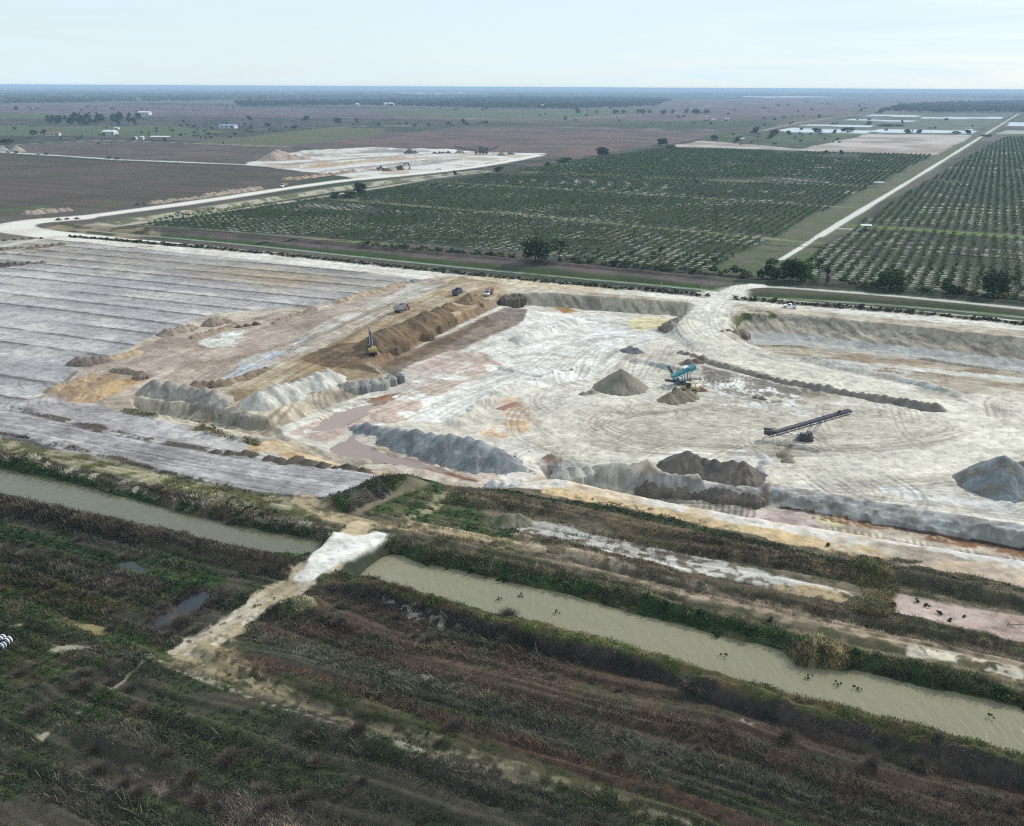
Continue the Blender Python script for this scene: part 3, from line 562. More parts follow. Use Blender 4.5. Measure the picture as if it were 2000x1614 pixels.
stroke([(1010, 1050), (1100, 1085), (1250, 1130), (1400, 1168), (1600, 1214), (1800, 1262), (2000, 1308), (2400, 1398)], 4.5, S(160, 142, 122), mix=(S(112, 100, 80), 1.6, .38, .68), vh=.16, en=2.0, patch=(2.5, .26, .46))
streak([(1010, 1050), (1250, 1130), (1600, 1214), (2000, 1308), (2400, 1398)], 3, .6, .25, ln=12)
paint([(1725, 1105), (1800, 1108), (1900, 1126), (2000, 1150), (2500, 1250), (2500, 1190), (2000, 1108), (1850, 1095)], S(200, 178, 152), mix=m1(S(186, 166, 150), 6), vh=0)
paint([(1738, 1162), (1850, 1182), (2000, 1206), (2500, 1310), (2500, 1380), (2000, 1262), (1850, 1228), (1720, 1195)], S(184, 164, 154), mix=m1(S(172, 150, 138), 5), vh=0)
stroke([(1690, 1112), (1780, 1130), (1900, 1156), (2100, 1202), (2400, 1270)], 5, S(68, 64, 52), vh=.32, en=1.2, mix=m1(S(88, 80, 64), 3))
paint([(1645, 1120), (1700, 1095), (1730, 1110), (1760, 1160), (1740, 1215), (1660, 1205), (1680, 1150)], S(84, 82, 50), mix=m1(S(104, 92, 66), 3), vh=.5)
stroke([(1800, 1275), (1900, 1295), (1980, 1312)], 4, S(200, 190, 170), patch=(3, .4, .5), vh=0)
stroke([(775, 1064), (830, 1070), (900, 1086), (1050, 1118), (1200, 1156), (1350, 1194), (1500, 1228), (1600, 1262), (1750, 1294), (1900, 1322), (2100, 1374), (2400, 1460)], 6.5, S(76, 76, 52), mix=m1(S(112, 100, 78), 2.5), vh=.3, patch=(4, .22, .4))
stroke([(772, 1078), (830, 1086), (900, 1100), (1050, 1132), (1150, 1157), (1300, 1196), (1400, 1222), (1500, 1246), (1650, 1288), (1800, 1322), (1900, 1342), (2000, 1366), (2400, 1474)], 3.0, S(52, 72, 36), z=-1.2, vh=.5, en=.9, mix=m1(S(70, 74, 46), 3))
paint([(1548, 1268), (1600, 1265), (1650, 1280), (1660, 1298), (1640, 1308), (1560, 1302)], S(88, 82, 56), mix=(S(140, 124, 90), 1.5, .52, .64), vh=.5, z=-1.5)
paint(CW, S(218, 214, 206), en=.9, f=1, vh=0, mix=m1(S(212, 204, 192), 3))
stroke([(735, 1052), (690, 1074), (640, 1100), (600, 1127)], 4.5, S(224, 220, 212), en=.5, vh=0)
# ---------------------------------------------------------------- the trench at the near edge of the pit
paint([(1040, 925), (1200, 945), (1350, 975), (1500, 1000), (1650, 1030), (1800, 1055), (2400, 1170), (2400, 1215), (2000, 1150), (1850, 1110), (1720, 1085), (1650, 1092), (1500, 1066), (1300, 1022), (1150, 995), (960, 970), (930, 950)], S(204, 184, 158), z=-3, mix=m1(S(212, 204, 194), 5), vh=0)
stroke([(1080, 968), (1200, 990), (1350, 1022), (1500, 1052), (1640, 1082), (1700, 1092)], 5, S(198, 172, 134), z=-1, en=1.2, patch=(6, .3, .5), vh=0)
paint([(1130, 940), (1260, 970), (1480, 990), (1490, 1000), (1440, 1012), (1320, 1000), (1200, 970)], S(138, 130, 122), z=-7, mix=m1(S(166, 156, 146), 5))
paint([(1490, 985), (1540, 985), (1640, 1005), (1620, 1028), (1540, 1030), (1440, 1012)], S(172, 152, 146), z=-7.5, mix=m1(S(196, 184, 174), 4))
paint([(1600, 1000), (1650, 1008), (1640, 1028), (1590, 1024)], S(204, 196, 154), z=-7.5, f=3)
paint([(1580, 1035), (1700, 1045), (1850, 1068), (2000, 1092), (2400, 1170), (2400, 1200), (2000, 1128), (1850, 1096), (1700, 1070), (1600, 1052)], S(156, 144, 146), z=-7, mix=m1(S(184, 162, 152), 6))
paint([(1700, 1078), (1850, 1094), (2000, 1120), (2400, 1196), (2400, 1212), (2000, 1150), (1880, 1118), (1760, 1098)], S(212, 208, 202), z=-4, en=1)
stroke([(1590, 1006), (1700, 1024), (1800, 1045), (1900, 1062), (2000, 1080), (2300, 1140)], 4, S(132, 96, 70), z=-7.5, patch=(5, .42, .58), en=1)
stroke([(1530, 990), (1640, 1010), (1800, 1038), (2000, 1073), (2300, 1133)], 1.6, S(62, 48, 40), z=-7.5)
for P, w in (([(1160, 952), (1300, 985), (1480, 1002)], 7), ([(1600, 1040), (1800, 1072), (2000, 1105), (2300, 1165)], 8), ([(1100, 960), (1300, 1005), (1500, 1040), (1680, 1075)], 4)): streak(P, w, 1, .22, z=-6.5, cross=1.5)
paint([(640, 880), (720, 905), (800, 920), (900, 940), (980, 948), (1060, 930), (1060, 905), (900, 900), (760, 880)], S(208, 200, 190), z=-3.2, en=2, mix=m1(S(190, 172, 158), 5))
stroke([(740, 892), (800, 905), (860, 920), (930, 940)], 1.8, S(122, 88, 68), z=-3.2, en=.7); stroke([(1035, 880), (1060, 905), (1085, 925)], 1.6, S(150, 112, 92), z=FL, en=.7)
# ---------------------------------------------------------------- pit floor
WHT = S(226, 224, 219); FLO = S(214, 208, 197)
paint(PIT, FLO, world=True, f=1, en=.8, es=4, mix=(S(196, 188, 176), 18, .3, .75), vh=0)
paint([(960, 652), (1060, 612), (1180, 618), (1330, 628), (1300, 652), (1230, 690), (1150, 742), (1000, 765), (880, 832), (790, 832), (850, 772), (920, 720)], WHT, z=FL, mix=(S(206, 202, 196), 9, .3, .75))
paint([(730, 718), (800, 695), (880, 655), (985, 602), (1040, 600), (1010, 634), (940, 662), (885, 690), (810, 716), (770, 742)], S(122, 110, 102), z=-3, mix=m1(S(150, 132, 120), 5), en=2)
paint([(730, 718), (850, 662), (950, 618), (960, 628), (860, 680), (760, 725)], S(120, 98, 74), z=-2.7, alpha=.8, mix=m1(S(100, 80, 62), 4))
paint([(800, 722), (880, 688), (945, 690), (970, 704), (890, 740), (830, 750)], S(186, 166, 156), z=-3.6, mix=m1(S(204, 190, 182), 5))
paint([(560, 852), (700, 792), (850, 738), (960, 700), (985, 712), (870, 772), (760, 830), (680, 842), (640, 872)], S(192, 172, 160), z=-3.4, mix=(WHT, 6, .5, .62))
paint([(700, 770), (780, 745), (850, 745), (780, 775), (720, 795)], S(204, 194, 186), z=-3.2, patch=(5, .4, .5))
paint([(1220, 625), (1270, 618), (1320, 622), (1300, 640), (1240, 645)], S(220, 208, 166), z=FL, f=3)
paint([(1080, 602), (1110, 602), (1130, 608), (1100, 612)], S(160, 116, 72), z=FL, en=1)
paint([(1050, 830), (1150, 785), (1300, 792), (1480, 762), (1680, 802), (1850, 800), (2000, 775), (2400, 810), (2400, 1010), (2000, 1000), (1700, 962), (1500, 930), (1150, 902), (1040, 875)], S(206, 198, 185), z=FL, mix=(S(188, 179, 165), 16, .3, .72), f=4)
paint([(940, 850), (985, 820), (962, 800), (1000, 782), (1032, 795), (1052, 828), (1010, 850), (960, 862)], S(208, 178, 148), z=FL, mix=m1(S(214, 202, 188), 3))
paint([(1130, 905), (1500, 935), (1800, 975), (2000, 1005), (2400, 1080), (2400, 1030), (2000, 965), (1800, 950), (1560, 915)], S(206, 204, 202), z=FL, f=5, patch=(9, .35, .5))
paint([(1370, 715), (1480, 738), (1600, 762), (1610, 778), (1480, 768), (1380, 742)], S(126, 118, 112), z=FL, patch=(5, .38, .5))
paint([(1360, 740), (1480, 745), (1600, 790), (1560, 810), (1400, 790)], WHT, z=FL, patch=(5, .42, .52))
paint([(1440, 668), (1540, 662), (1700, 682), (2000, 718), (2400, 768), (2400, 820), (2000, 775), (1860, 766), (1700, 728), (1560, 695)], S(178, 166, 150), z=FL, mix=(S(150, 132, 112), 7, .45, .6))
paint([(1560, 690), (1640, 695), (1800, 720), (1760, 735), (1600, 708)], S(206, 204, 198), z=FL, patch=(6, .4, .5))
paint([(1700, 700), (1850, 712), (2000, 728), (2000, 740), (1800, 725)], S(212, 210, 204), z=FL, patch=(7, .3, .5))
paint([(1420, 640), (1460, 615), (1500, 620), (1560, 655), (1500, 655), (1460, 652)], S(92, 96, 62), z=-2.5, patch=(4, .4, .5), vh=.3)
RAMP = [(1420, 582), (1372, 628), (1372, 658), (1440, 690), (1600, 726), (1800, 772), (1920, 812), (1950, 845), (1880, 880), (1700, 898), (1400, 905), (1180, 892)]
stroke(RAMP, 19, S(216, 210, 197), z=FL*.6, f=5, en=1.2, mix=m1(S(206, 199, 185), 14))
for P in ([(1455, 668), (1520, 690), (1620, 712), (1760, 745), (1880, 785)], [(1385, 702), (1480, 728), (1640, 764), (1830, 806)]): stroke(P, 3.5, S(150, 142, 130), z=FL, alpha=.6, patch=(6, .32, .5), en=1.5)
paint([(1375, 722), (1480, 742), (1610, 778), (1560, 800), (1440, 780), (1370, 752)], S(128, 121, 115), z=FL, patch=(4, .40, .52), alpha=.9)
for P in ([(1100, 668), (1180, 660), (1250, 668)], [(1000, 700), (1060, 690), (1130, 700)], [(860, 800), (940, 770), (1000, 735)], [(1250, 640), (1200, 632), (1140, 625)], [(1540, 690), (1640, 694), (1740, 712)], [(1750, 730), (1850, 735), (1960, 752)]): stroke(P, 2.6, S(158, 150, 140), z=FL, alpha=.6, patch=(4, .38, .55), en=1.5)
for P in ([(1270, 900), (1330, 880), (1480, 880), (1530, 905), (1450, 915)], [(1480, 770), (1560, 790), (1620, 800), (1560, 815)], [(1180, 640), (1240, 655), (1180, 680), (1110, 670)]): paint(P, S(226, 225, 222), z=FL, patch=(5, .4, .52))
# walls: weathered faces, streaked down the slope
i = np.nonzero((GZ < -.35) & (GZ > -7.2) & (pdist(PIT, GX, GY) < 21) & (pdist(PIT, GX, GY) > -1))[0]
d = ldist(rp, GX[i], GY[i])[0]; i = i[(d > 13) & (GR[i] > 232)]; x, y = GX[i], GY[i]
v = fbm(x/1.6+y*.3, y/6, 401, 4); b = sst(.35, .65, v)[:, None]; lay = noise(GZ[i]/.9, x/30, 402)[:, None]
c = S(186, 174, 156)*(1-b)+S(136, 126, 114)*b; c = c*(.8+.4*lay); lg = sst(-5.2, -5.7, GZ[i]+.8*(v-.5))[:, None]*(x > 60)[:, None]; c = c*(1-lg)+S(178, 177, 174)*lg
brn = (sst(0, -40, x-25+(y-400)*.2)*sst(470, 380, y)*sst(305, 325, y))[:, None]; c = c*(1-brn)+brn*(S(132, 104, 78)*(.6+.7*b))
a = (sst(-.35, -1.0, GZ[i])*np.where(pdist(PIT, x, y) > 0, 1, sst(-4.6, -4.0, GZ[i]))*.85)[:, None]; GC[i] = GC[i]*(1-a)+c*a
i = np.nonzero((GZ < -2.8) & (GZ > -7.3) & (pdist(W(TR, -7.5), GX, GY) < 5.5))[0]; i = i[ldist(W([(1110, 950), (1300, 992), (1500, 1030), (1700, 1062), (2000, 1112), (2400, 1190)], -7.5), GX[i], GY[i])[2] > 0]
b = sst(.35, .65, fbm(GX[i]/2, GY[i]/2, 411, 4))[:, None]; GC[i] = S(172, 172, 172)*(1-b)+S(132, 129, 127)*b
# tracks on the floor
SW = [[(1660, 912), (1400, 902), (1200, 882), (1090, 846), (1088, 806), (1180, 780), (1320, 772), (1420, 790)], [(1640, 890), (1420, 880), (1250, 868), (1170, 845), (1180, 820), (1280, 805)]]
for P in SW: streak(P, 15, 1.5, .11, z=FL, ln=35)
streak(RAMP, 16, 1.6, .14, z=FL, ln=50)
streak([(1100, 905), (1400, 925), (1700, 915), (1900, 895), (2050, 850), (2030, 800)], 22, 1.7, .15, z=FL, ln=40)
streak([(1500, 940), (1700, 950), (2000, 985), (2400, 1050)], 14, 1.4, .13, z=FL, ln=35)
streak([(1160, 740), (1180, 700), (1230, 670), (1330, 655)], 16, 1.3, .16, z=FL, ln=25)
streak([(700, 800), (860, 745), (980, 690), (1100, 650), (1300, 640)], 20, 1.3, .15, z=FL, ln=25)
streak([(800, 830), (900, 780), (1020, 740), (1120, 720)], 14, 1.1, .14, z=FL, ln=20)
streak([(1450, 690), (1700, 705), (2000, 745), (2400, 790)], 24, 1.6, .18, z=FL, ln=40)
streak([(1400, 760), (1500, 790), (1700, 800)], 18, 1.2, .18, z=FL, ln=20)
for P in ([(1165, 745), (1175, 705), (1210, 680), (1260, 665)], [(1195, 745), (1205, 710), (1245, 688)], [(1345, 800), (1240, 810), (1130, 800)], [(1010, 790), (1050, 830), (1060, 850)]):
    stroke(P, 2.2, S(140, 130, 116), z=FL, alpha=.6, patch=(5, .3, .5), en=.8)
stroke([(1545, 868), (1525, 895), (1512, 915), (1500, 945), (1492, 968)], 1.6, S(120, 104, 92), z=FL, en=.8)
paint([(1540, 895), (1640, 905), (1600, 930), (1530, 950), (1510, 945)], S(166, 152, 132), z=FL, f=3, alpha=.7)
paint([(1640, 770), (1580, 768), (1540, 800), (1600, 800)], S(170, 156, 138), z=FL, alpha=.5, f=4)
for P, w in (([(590, 835), (640, 820), (690, 800)], 6), ([(1360, 740), (1420, 745), (1470, 752)], 5)): streak(P, w, 1, .2, z=FL, cross=1.4)
for P, w, n in ((SW[0], 17, 15), (SW[1], 10, 6), (RAMP, 13, 12), ([(1100, 905), (1400, 925), (1700, 915), (1900, 895), (2050, 850), (2030, 800)], 22, 14), ([(1500, 940), (1700, 950), (2000, 985), (2400, 1050)], 14, 16), ([(1450, 690), (1700, 705), (2000, 745), (2400, 790)], 24, 20),
    ([(1160, 740), (1180, 700), (1230, 670), (1330, 655)], 18, 12), ([(700, 800), (860, 745), (980, 690), (1100, 650), (1300, 640)], 22, 14), ([(800, 830), (900, 780), (1020, 740), (1120, 720)], 15, 9), ([(1400, 760), (1500, 790), (1700, 800)], 20, 12), ([(1540, 860), (1560, 900), (1640, 960)], 20, 10), ([(1180, 785), (1300, 830), (1450, 840), (1640, 850), (1850, 840)], 24, 14), ([(1700, 960), (1560, 880), (1420, 820), (1300, 790)], 12, 7), ([(1150, 890), (1260, 820), (1300, 740), (1330, 680)], 10, 6), ([(1900, 960), (1780, 900), (1700, 840), (1690, 790)], 16, 8), ([(1250, 930), (1380, 870), (1560, 830)], 10, 6)): tracks(P, w, n, .42, .5, z=FL)
tracks([(430, 800), (520, 745), (640, 685), (760, 620), (880, 555), (960, 548)], 20, 22, .5, .6, col=S(112, 92, 70)); tracks([(230, 770), (330, 715), (480, 665), (680, 600)], 24, 16, .5, .5, col=S(110, 92, 82)); tracks(HAUL[:12], 11, 14, .6, .3, col=S(150, 140, 124)); tracks([(120, 740), (160, 770), (60, 790)], 14, 8, .5, .5, col=S(110, 104, 104)); tracks([(300, 500), (500, 560), (600, 600), (420, 640)], 26, 8, .6, .4, col=S(112, 104, 102)); tracks([(-200, 800), (0, 830), (250, 880), (450, 918), (700, 955)], 11, 14, .35, .55, col=S(104, 98, 98))
stroke(RAMP, 15, S(220, 213, 199), z=FL*.6, f=5, en=1, alpha=.75); tracks(RAMP, 7, 5, .5, .3, z=FL)
stroke([(1180, 892), (1090, 850), (1086, 808), (1180, 778), (1290, 770)], 11, S(214, 207, 194), z=FL, f=6, alpha=.6)
stroke([(1640, 900), (1900, 890), (2010, 850), (2020, 800), (1960, 770)], 14, S(216, 209, 196), z=FL, f=6, alpha=.55)
paint([(370, 1266), (430, 1240), (475, 1300), (570, 1352), (480, 1345), (380, 1312), (325, 1286)], S(150, 135, 106), en=2, f=4, patch=(1.3, .32, .58), vh=.05)
i = box_idx(PIT, 8); k = i[pdist(PIT, GX[i], GY[i]) < 6]; GC[k] *= np.array([.985, .975, .955])
# patchy damp and rubble over all sand
i = np.nonzero((GR > 150) & (GR < 620) & (GY > 0) & (VH < .05))[0]; x, y = GX[i], GY[i]
q = fbm(x/2.4, y/2.4, 501, 4); GC[i] *= (1-.16*sst(.5, .7, q)+.08*sst(.5, .3, q))[:, None]
GZ[i] += (fbm(x/3.2, y/3.2, 502, 4)-.5)*.55+(noise(x/.8, y/.8, 506)-.5)*.10
q = fbm(x/1.1, y/.9, 507, 2); GC[i] *= (1-.22*sst(.6, .78, q))[:, None]
q = fbm(x/16, y/9, 508, 4); GC[i] *= (1+.08*sst(.5, .62, q)-.08*sst(.5, .38, q))[:, None]
i = np.nonzero((VH >= .05) & (GR < 320))[0]; x, y = GX[i], GY[i]; GZ[i] += (fbm(x/1.8, y/1.8, 503, 4)-.4)*VH[i]*.9
i = np.nonzero((GR > 62) & (GR < 300) & (VH > .12) & (GY > 0))[0]; pv = -GX[i]*VY+GY[i]*VX; pu = GX[i]*VX+GY[i]*VY; pv = pv+(fbm(pu/25, pv/25, 610, 2)-.5)*5
v = noise(pv/2.3, pu/45, 611)*.6+noise(pv/.9, pu/22, 612)*.4; v = .5+(v-.5)*1.7; GC[i] *= (.66+.62*np.clip(v, 0, 1.2))[:, None]; GZ[i] += .7*(v-.5); VH[i] *= .55+.9*sst(.3, .7, noise(pv/3.1, pu/30, 613))
for P in ([(286, 1224), (330, 1190), (396, 1146), (416, 1158), (384, 1192), (335, 1228)], [(232, 1099), (262, 1099), (294, 1112), (283, 1122), (238, 1112)]): VH[pdist(W(P), GX, GY) < .3] = 0
i = np.nonzero((GR > 40) & (GR < 215) & (VH > .08) & (pdist(FG, GX, GY) < 0))[0]; GC[i] *= .74
i = np.nonzero((GR > 62) & (GR < 330) & (VH > .15))[0]; GC[i] *= (.72+.56*fbm(GX[i]/.9, GY[i]/.9, 504, 3))[:, None]

PUD = []
for P, z, c, t in (([(640, 878), (690, 852), (715, 874), (760, 890), (830, 906), (890, 922), (880, 926), (800, 908), (720, 897), (660, 892)], -3.3, S(164, 140, 130, .7), 'pinkish puddle at the foot of the long grey heap'),
                   ([(600, 846), (650, 812), (700, 796), (742, 790), (700, 816), (645, 842)], -3.0, S(170, 144, 132, .75), 'pinkish brown puddle below the white ridge'),
                   ([(715, 786), (740, 776), (775, 770), (762, 782), (735, 792)], -2.9, S(142, 98, 60, .8), 'rusty puddle below the blocky pale ledge'),
                   ([(280, 808), (400, 822), (355, 828), (300, 816)], -2.9, S(150, 126, 96, .75), 'brown puddle below the dark gullied heap'),
                   ([(962, 802), (1004, 786), (1014, 791), (984, 804)], FL+.0, S(150, 92, 68, .8), 'small red brown puddle in the middle of the pit')):
    Pw = W(P, z); zz_ = float(np.median(look(*np.array(Pw).T, GZ))); i = box_idx(Pw, 3); d = pdist(Pw, GX[i], GY[i])+(fbm(GX[i]/2.5, GY[i]/2.5, 901, 3)-.5)*2.4
    PUD.append((Pw, zz_, c, t)); GZ[i] = np.where(d < 2.5, np.minimum(GZ[i], np.interp(d, [-1.5, 0, 2.5], [zz_-.5, zz_-.12, zz_+.35])), GZ[i])
Fq = (np.arange(n_r-1)[:, None]*n_az+np.arange(n_az-1)[None, :]).ravel()
faces = np.stack([Fq, Fq+1, Fq+n_az+1, Fq+n_az], 1)[:, ::-1]
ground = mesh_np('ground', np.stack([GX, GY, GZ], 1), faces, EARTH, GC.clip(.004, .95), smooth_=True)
tag(ground, 'sandy quarry floor, ploughed fields and scrubland stretching to the horizon', kind='structure')
# ---------------------------------------------------------------- water
def water(name, P, z, mat, label, world=False, grow=2.0):
    P = np.array(P if world else W(P, z)); c = P.mean(0)
    bm = bmesh.new(); T = np.roll(P, -1, 0)-np.roll(P, 1, 0); T /= np.linalg.norm(T, axis=1)[:, None]
    area = np.sum(P[:, 0]*np.roll(P[:, 1], -1)-np.roll(P[:, 0], -1)*P[:, 1]); sgn = 1 if area > 0 else -1
    Q = P+sgn*np.stack([T[:, 1], -T[:, 0]], 1)*grow
    vs = [bm.verts.new((q[0], q[1], z)) for q in Q]; bm.faces.new(vs if sgn > 0 else vs[::-1]); bmesh.ops.triangulate(bm, faces=bm.faces[:])
    me = bpy.data.meshes.new(name); bm.to_mesh(me); bm.free(); me.materials.append(mat)
    o = bpy.data.objects.new(name, me); C.objects.link(o); return tag(o, label, kind='structure')
WAT = mat_water('murky_water', S(154, 148, 120, .66), rough=.13, wl=1.3, bump=.8, rot=math.radians(-20), bd=.3)
WATL = mat_water('grey_green_water', S(122, 120, 96, .6), rough=.12, wl=1.3, bump=.7, rot=math.radians(-20))
WATD = mat_water('ditch_water', S(140, 150, 124, .6), rough=.2, wl=1.2, bump=.2)
WATK = mat_water('dark_water', S(52, 52, 60, .5), rough=.12, wl=.8, bump=.15)
water('canal_water', CAN_L, WL, WATL, 'grey green canal water left of the white causeway')
water('canal_water', CAN_R, WL, WAT, 'olive tan canal water right of the white causeway')
for b, t in zip(DB, ('thin ditch water between the haul road and the large orchard', 'thin ditch water beside the haul road past the pickup truck', 'ditch water along the left side of the orchard')): water('ditch_water', b, -1.4, WATD, t, world=True, grow=1.2)
water('pond_water', [(290, 1222), (330, 1192), (395, 1150), (412, 1158), (382, 1190), (335, 1224)], -.5, WATK, 'dark narrow pond in the scrub beside the sandy path', grow=.8)
water('pond_water', [(235, 1100), (262, 1101), (290, 1112), (283, 1120), (240, 1110)], -.5, WATK, 'small dark puddle in the green grass below the left canal', grow=.8)
for Pw, zz_, c, t in PUD: water('puddle_water', Pw, zz_-.12, mat_water('muddy_water', c, rough=.12, wl=.9, bump=.06), t, world=True, grow=1.2)
# ================================================================ heaps: overlapping dumped loads, each heap one object
def line(p, q, n, h, h2=None, jit=2.0):
    h2 = h if h2 is None else h2
    return [(p[0]+(q[0]-p[0])*t+random.uniform(-jit, jit), p[1]+(q[1]-p[1])*t+random.uniform(-jit, jit)*.3, (h+(h2-h)*t)*random.uniform(.78, 1.1)) for t in (k/max(1, n-1) for k in range(n))]
HS = [900]
def heap(name, cones, z, col, col2, label, k=.72, cat='spoil heap', group=None, gul=.16, lump=.25, res=None, mat=None, wob=None):
    HS[0] += 11; sd = HS[0]
    P = [(*at(px, py, z), h) for px, py, h in cones]
    X0 = min(p[0]-p[2]/k for p in P)-2; X1 = max(p[0]+p[2]/k for p in P)+2; Y0 = min(p[1]-p[2]/k for p in P)-2; Y1 = max(p[1]+p[2]/k for p in P)+2
    res = res or max(.28, min(.7, math.hypot(X1-X0, Y1-Y0)/130))*max(1, math.hypot(P[0][0], P[0][1])/500)
    nx, ny = int((X1-X0)/res)+2, int((Y1-Y0)/res)+2
    x, y = [a.ravel() for a in np.meshgrid(X0+np.arange(nx)*res, Y0+np.arange(ny)*res)]
    wx = x+(fbm(x/3, y/3, sd, 3)-.5)*1.1; wy = y+(fbm(x/3, y/3, sd+4, 3)-.5)*1.1
    zz = np.full(x.shape, -9.0)
    for j, (cx, cy, h) in enumerate(P):
        dx, dy = wx-cx, wy-cy; d = np.hypot(dx, dy); an = np.arctan2(dy, dx)
        g = 1+gul*(.6*noise(an*4.3+j*3.1, d*.35, sd+j)+.4*noise(an*11+j, d*.8, sd+j+3)-.5)*2*np.clip(d/2, 0, 1)
        zz = np.maximum(zz, h-k*np.sqrt(d*d+.10)*g)
    zz += (fbm(x/1.1, y/1.1, sd+2, 3)-.5)*lump
    gz = look(x, y, GZ); top = z+zz
    keep = (top > gz+.02) & (zz > -.35); z_ = np.where(keep, top, gz-.25)
    V = np.stack([x, y, z_], 1)
    q = (np.arange(ny-1)[:, None]*nx+np.arange(nx-1)[None, :]).ravel(); Fa = np.stack([q, q+1, q+nx+1, q+nx], 1)
    Fa = Fa[keep[Fa].any(1)]
    u, inv = np.unique(Fa, return_inverse=True); V = V[u]; Fa = inv.reshape(Fa.shape)
    t = sst(.36, .64, fbm(V[:, 0]/2.6, V[:, 1]/2.6, sd+9, 4))[:, None]
    c = (col*(1-t)+col2*t)*(.86+.28*noise(V[:, 0]/.7, V[:, 1]/.7, sd+5))[:, None]
    cx, cy, _ = P[len(P)//2]
    o = mesh_np(name, V, Fa, mat or PILE, c, origin=(cx, cy, z))
    return tag(o, label, cat, group)
GRY, GRYB, TAN, BRN = S(122, 120, 120), S(146, 148, 152), S(150, 138, 118), S(134, 108, 82)
heap('sand_heap', [(1212, 757, 6.3)], FL, S(142, 134, 120), S(130, 124, 112), 'tall smooth tan cone of sand left of the teal screening machine', gul=.06, lump=.1, cat='sand heap')
heap('sand_heap', [(1155, 769, 1.5), (1140, 770, 1.1)], FL, S(150, 140, 124), TAN, 'low tan sand heap at the left foot of the tall cone', cat='sand heap')
heap('gravel_heap', [(1230, 687, 2.4), (1242, 689, 2.2)], FL, S(112, 114, 116), S(140, 138, 134), 'small grey gravel heap on white ground behind the tall cone', cat='gravel heap')
heap('sand_heap', [(1325, 779, 3.6), (1308, 783, 2.8), (1344, 776, 2.6)], FL, S(152, 138, 116), S(136, 124, 106), 'tan sand heap with scalloped face in front of the wheel loader', cat='sand heap')
heap('sand_heap', [(1366, 762, 1.5), (1376, 764, 1.0)], FL, S(132, 110, 92), S(150, 132, 110), 'little brown sand heap behind the wheel loader', cat='sand heap')
heap('sand_heap', line((1342, 915), (1448, 932), 7, 5.0, 4.0, 3), FL, S(118, 108, 100), S(100, 92, 88), 'big dark grey sand heap with ribbed face below the stacker', cat='sand heap')
heap('sand_heap', [(1272, 950, 2.6), (1290, 950, 2.2)]+line((1305, 952), (1475, 974), 15, 2.3, 1.5), -6.2, S(118, 108, 98), S(100, 92, 86), 'long low dark sand ledge in front of the big dark heap', cat='sand heap')
heap('gravel_heap', [(1953, 946, 7.6), (1972, 950, 6.6)], FL, S(134, 138, 142), S(122, 118, 112), 'blue grey pointed gravel heap at the right end of the pit', gul=.08, lump=.12, cat='gravel heap')
heap('gravel_heap', line((1885, 945), (1930, 930), 4, 1.6, 3.4), FL, S(130, 124, 116), S(116, 110, 104), 'low grey brown apron against the blue grey gravel heap', cat='gravel heap')
heap('gravel_heap', [(2012, 925, 4.0), (2030, 930, 4.5)], FL, S(130, 126, 124), GRY, 'grey heap cut off by the frame behind the pointed gravel heap', cat='gravel heap')
heap('spoil_heap', line((702, 845), (830, 879), 8, 3.3, 5.4, 4)+line((845, 882), (968, 914), 8, 5.6, 6.7, 4)+line((985, 918), (1035, 926), 4, 4.6, 1.4), -4.0, S(124, 124, 126), S(150, 152, 154), 'long grey spoil heap with scalloped crest above pink puddles', gul=.22, lump=.6)
heap('spoil_heap', line((1100, 928), (1145, 920), 3, 2.0), FL, S(186, 180, 172), S(160, 154, 148), 'pale lumpy mound right of the long grey heap')
heap('spoil_heap', line((965, 945), (1020, 955), 4, 1.5), -1.5, S(176, 184, 194), S(200, 196, 190), 'bluish white low mound below the end of the long grey heap')
heap('spoil_heap', line((506, 790), (642, 744), 12, 4.4, 4.2, 2), 0, S(204, 199, 190), S(186, 180, 171), 'white grey long ridge with smooth ribbed side at the pit corner', k=.72, gul=.12, lump=.25)
heap('spoil_heap', line((302, 764), (420, 783), 9, 4.3, 3.5, 2)+[(285, 768, 2.0), (436, 792, 2.4), (458, 802, 1.5), (480, 808, 1.2)], 0, S(146, 138, 130), S(168, 160, 150), 'dark grey gullied heap above the vertical scarp', k=.75, gul=.24, lump=.6)
heap('spoil_heap', line((382, 756), (430, 752), 4, 2.6, 2.0)+line((440, 752), (520, 722), 12, 1.8, 1.4), 0, S(120, 104, 90), S(150, 130, 108), 'dark brown heap with a low tail behind the gullied grey heap')
heap('spoil_heap', line((665, 756), (745, 744), 12, 1.5, 1.4)+[(762, 738, 1.2), (780, 732, 1.0)], -.3, S(168, 162, 156), S(138, 132, 130), 'blocky pale grey ledge right of the white ridge', gul=.25, lump=.5)
heap('soil_heap', line((740, 673), (860, 618), 15, 5.2, 4.4, 3)+[(728, 677, 4.4)], 0, S(128, 106, 84), S(108, 90, 72), 'long brown soil heap beside the yellow excavator', k=.68, gul=.2, lump=.35, cat='soil heap')
heap('soil_heap', [(872, 606, 3.2), (880, 602, 2.6)], 0, S(132, 108, 84), BRN, 'small brown soil cone at the far end of the long soil heap', gul=.1, cat='soil heap')
heap('soil_heap', [(916, 590, 4.2), (928, 587, 3.0)], 0, S(142, 120, 94), BRN, 'brown soil cone in front of the red and white truck', gul=.1, cat='soil heap')
heap('spoil_heap', line((985, 585), (1015, 580), 4, 1.8), -1, S(104, 94, 86), S(86, 78, 72), 'dark blocky spoil at the top corner of the pit wall', gul=.3, lump=.6)
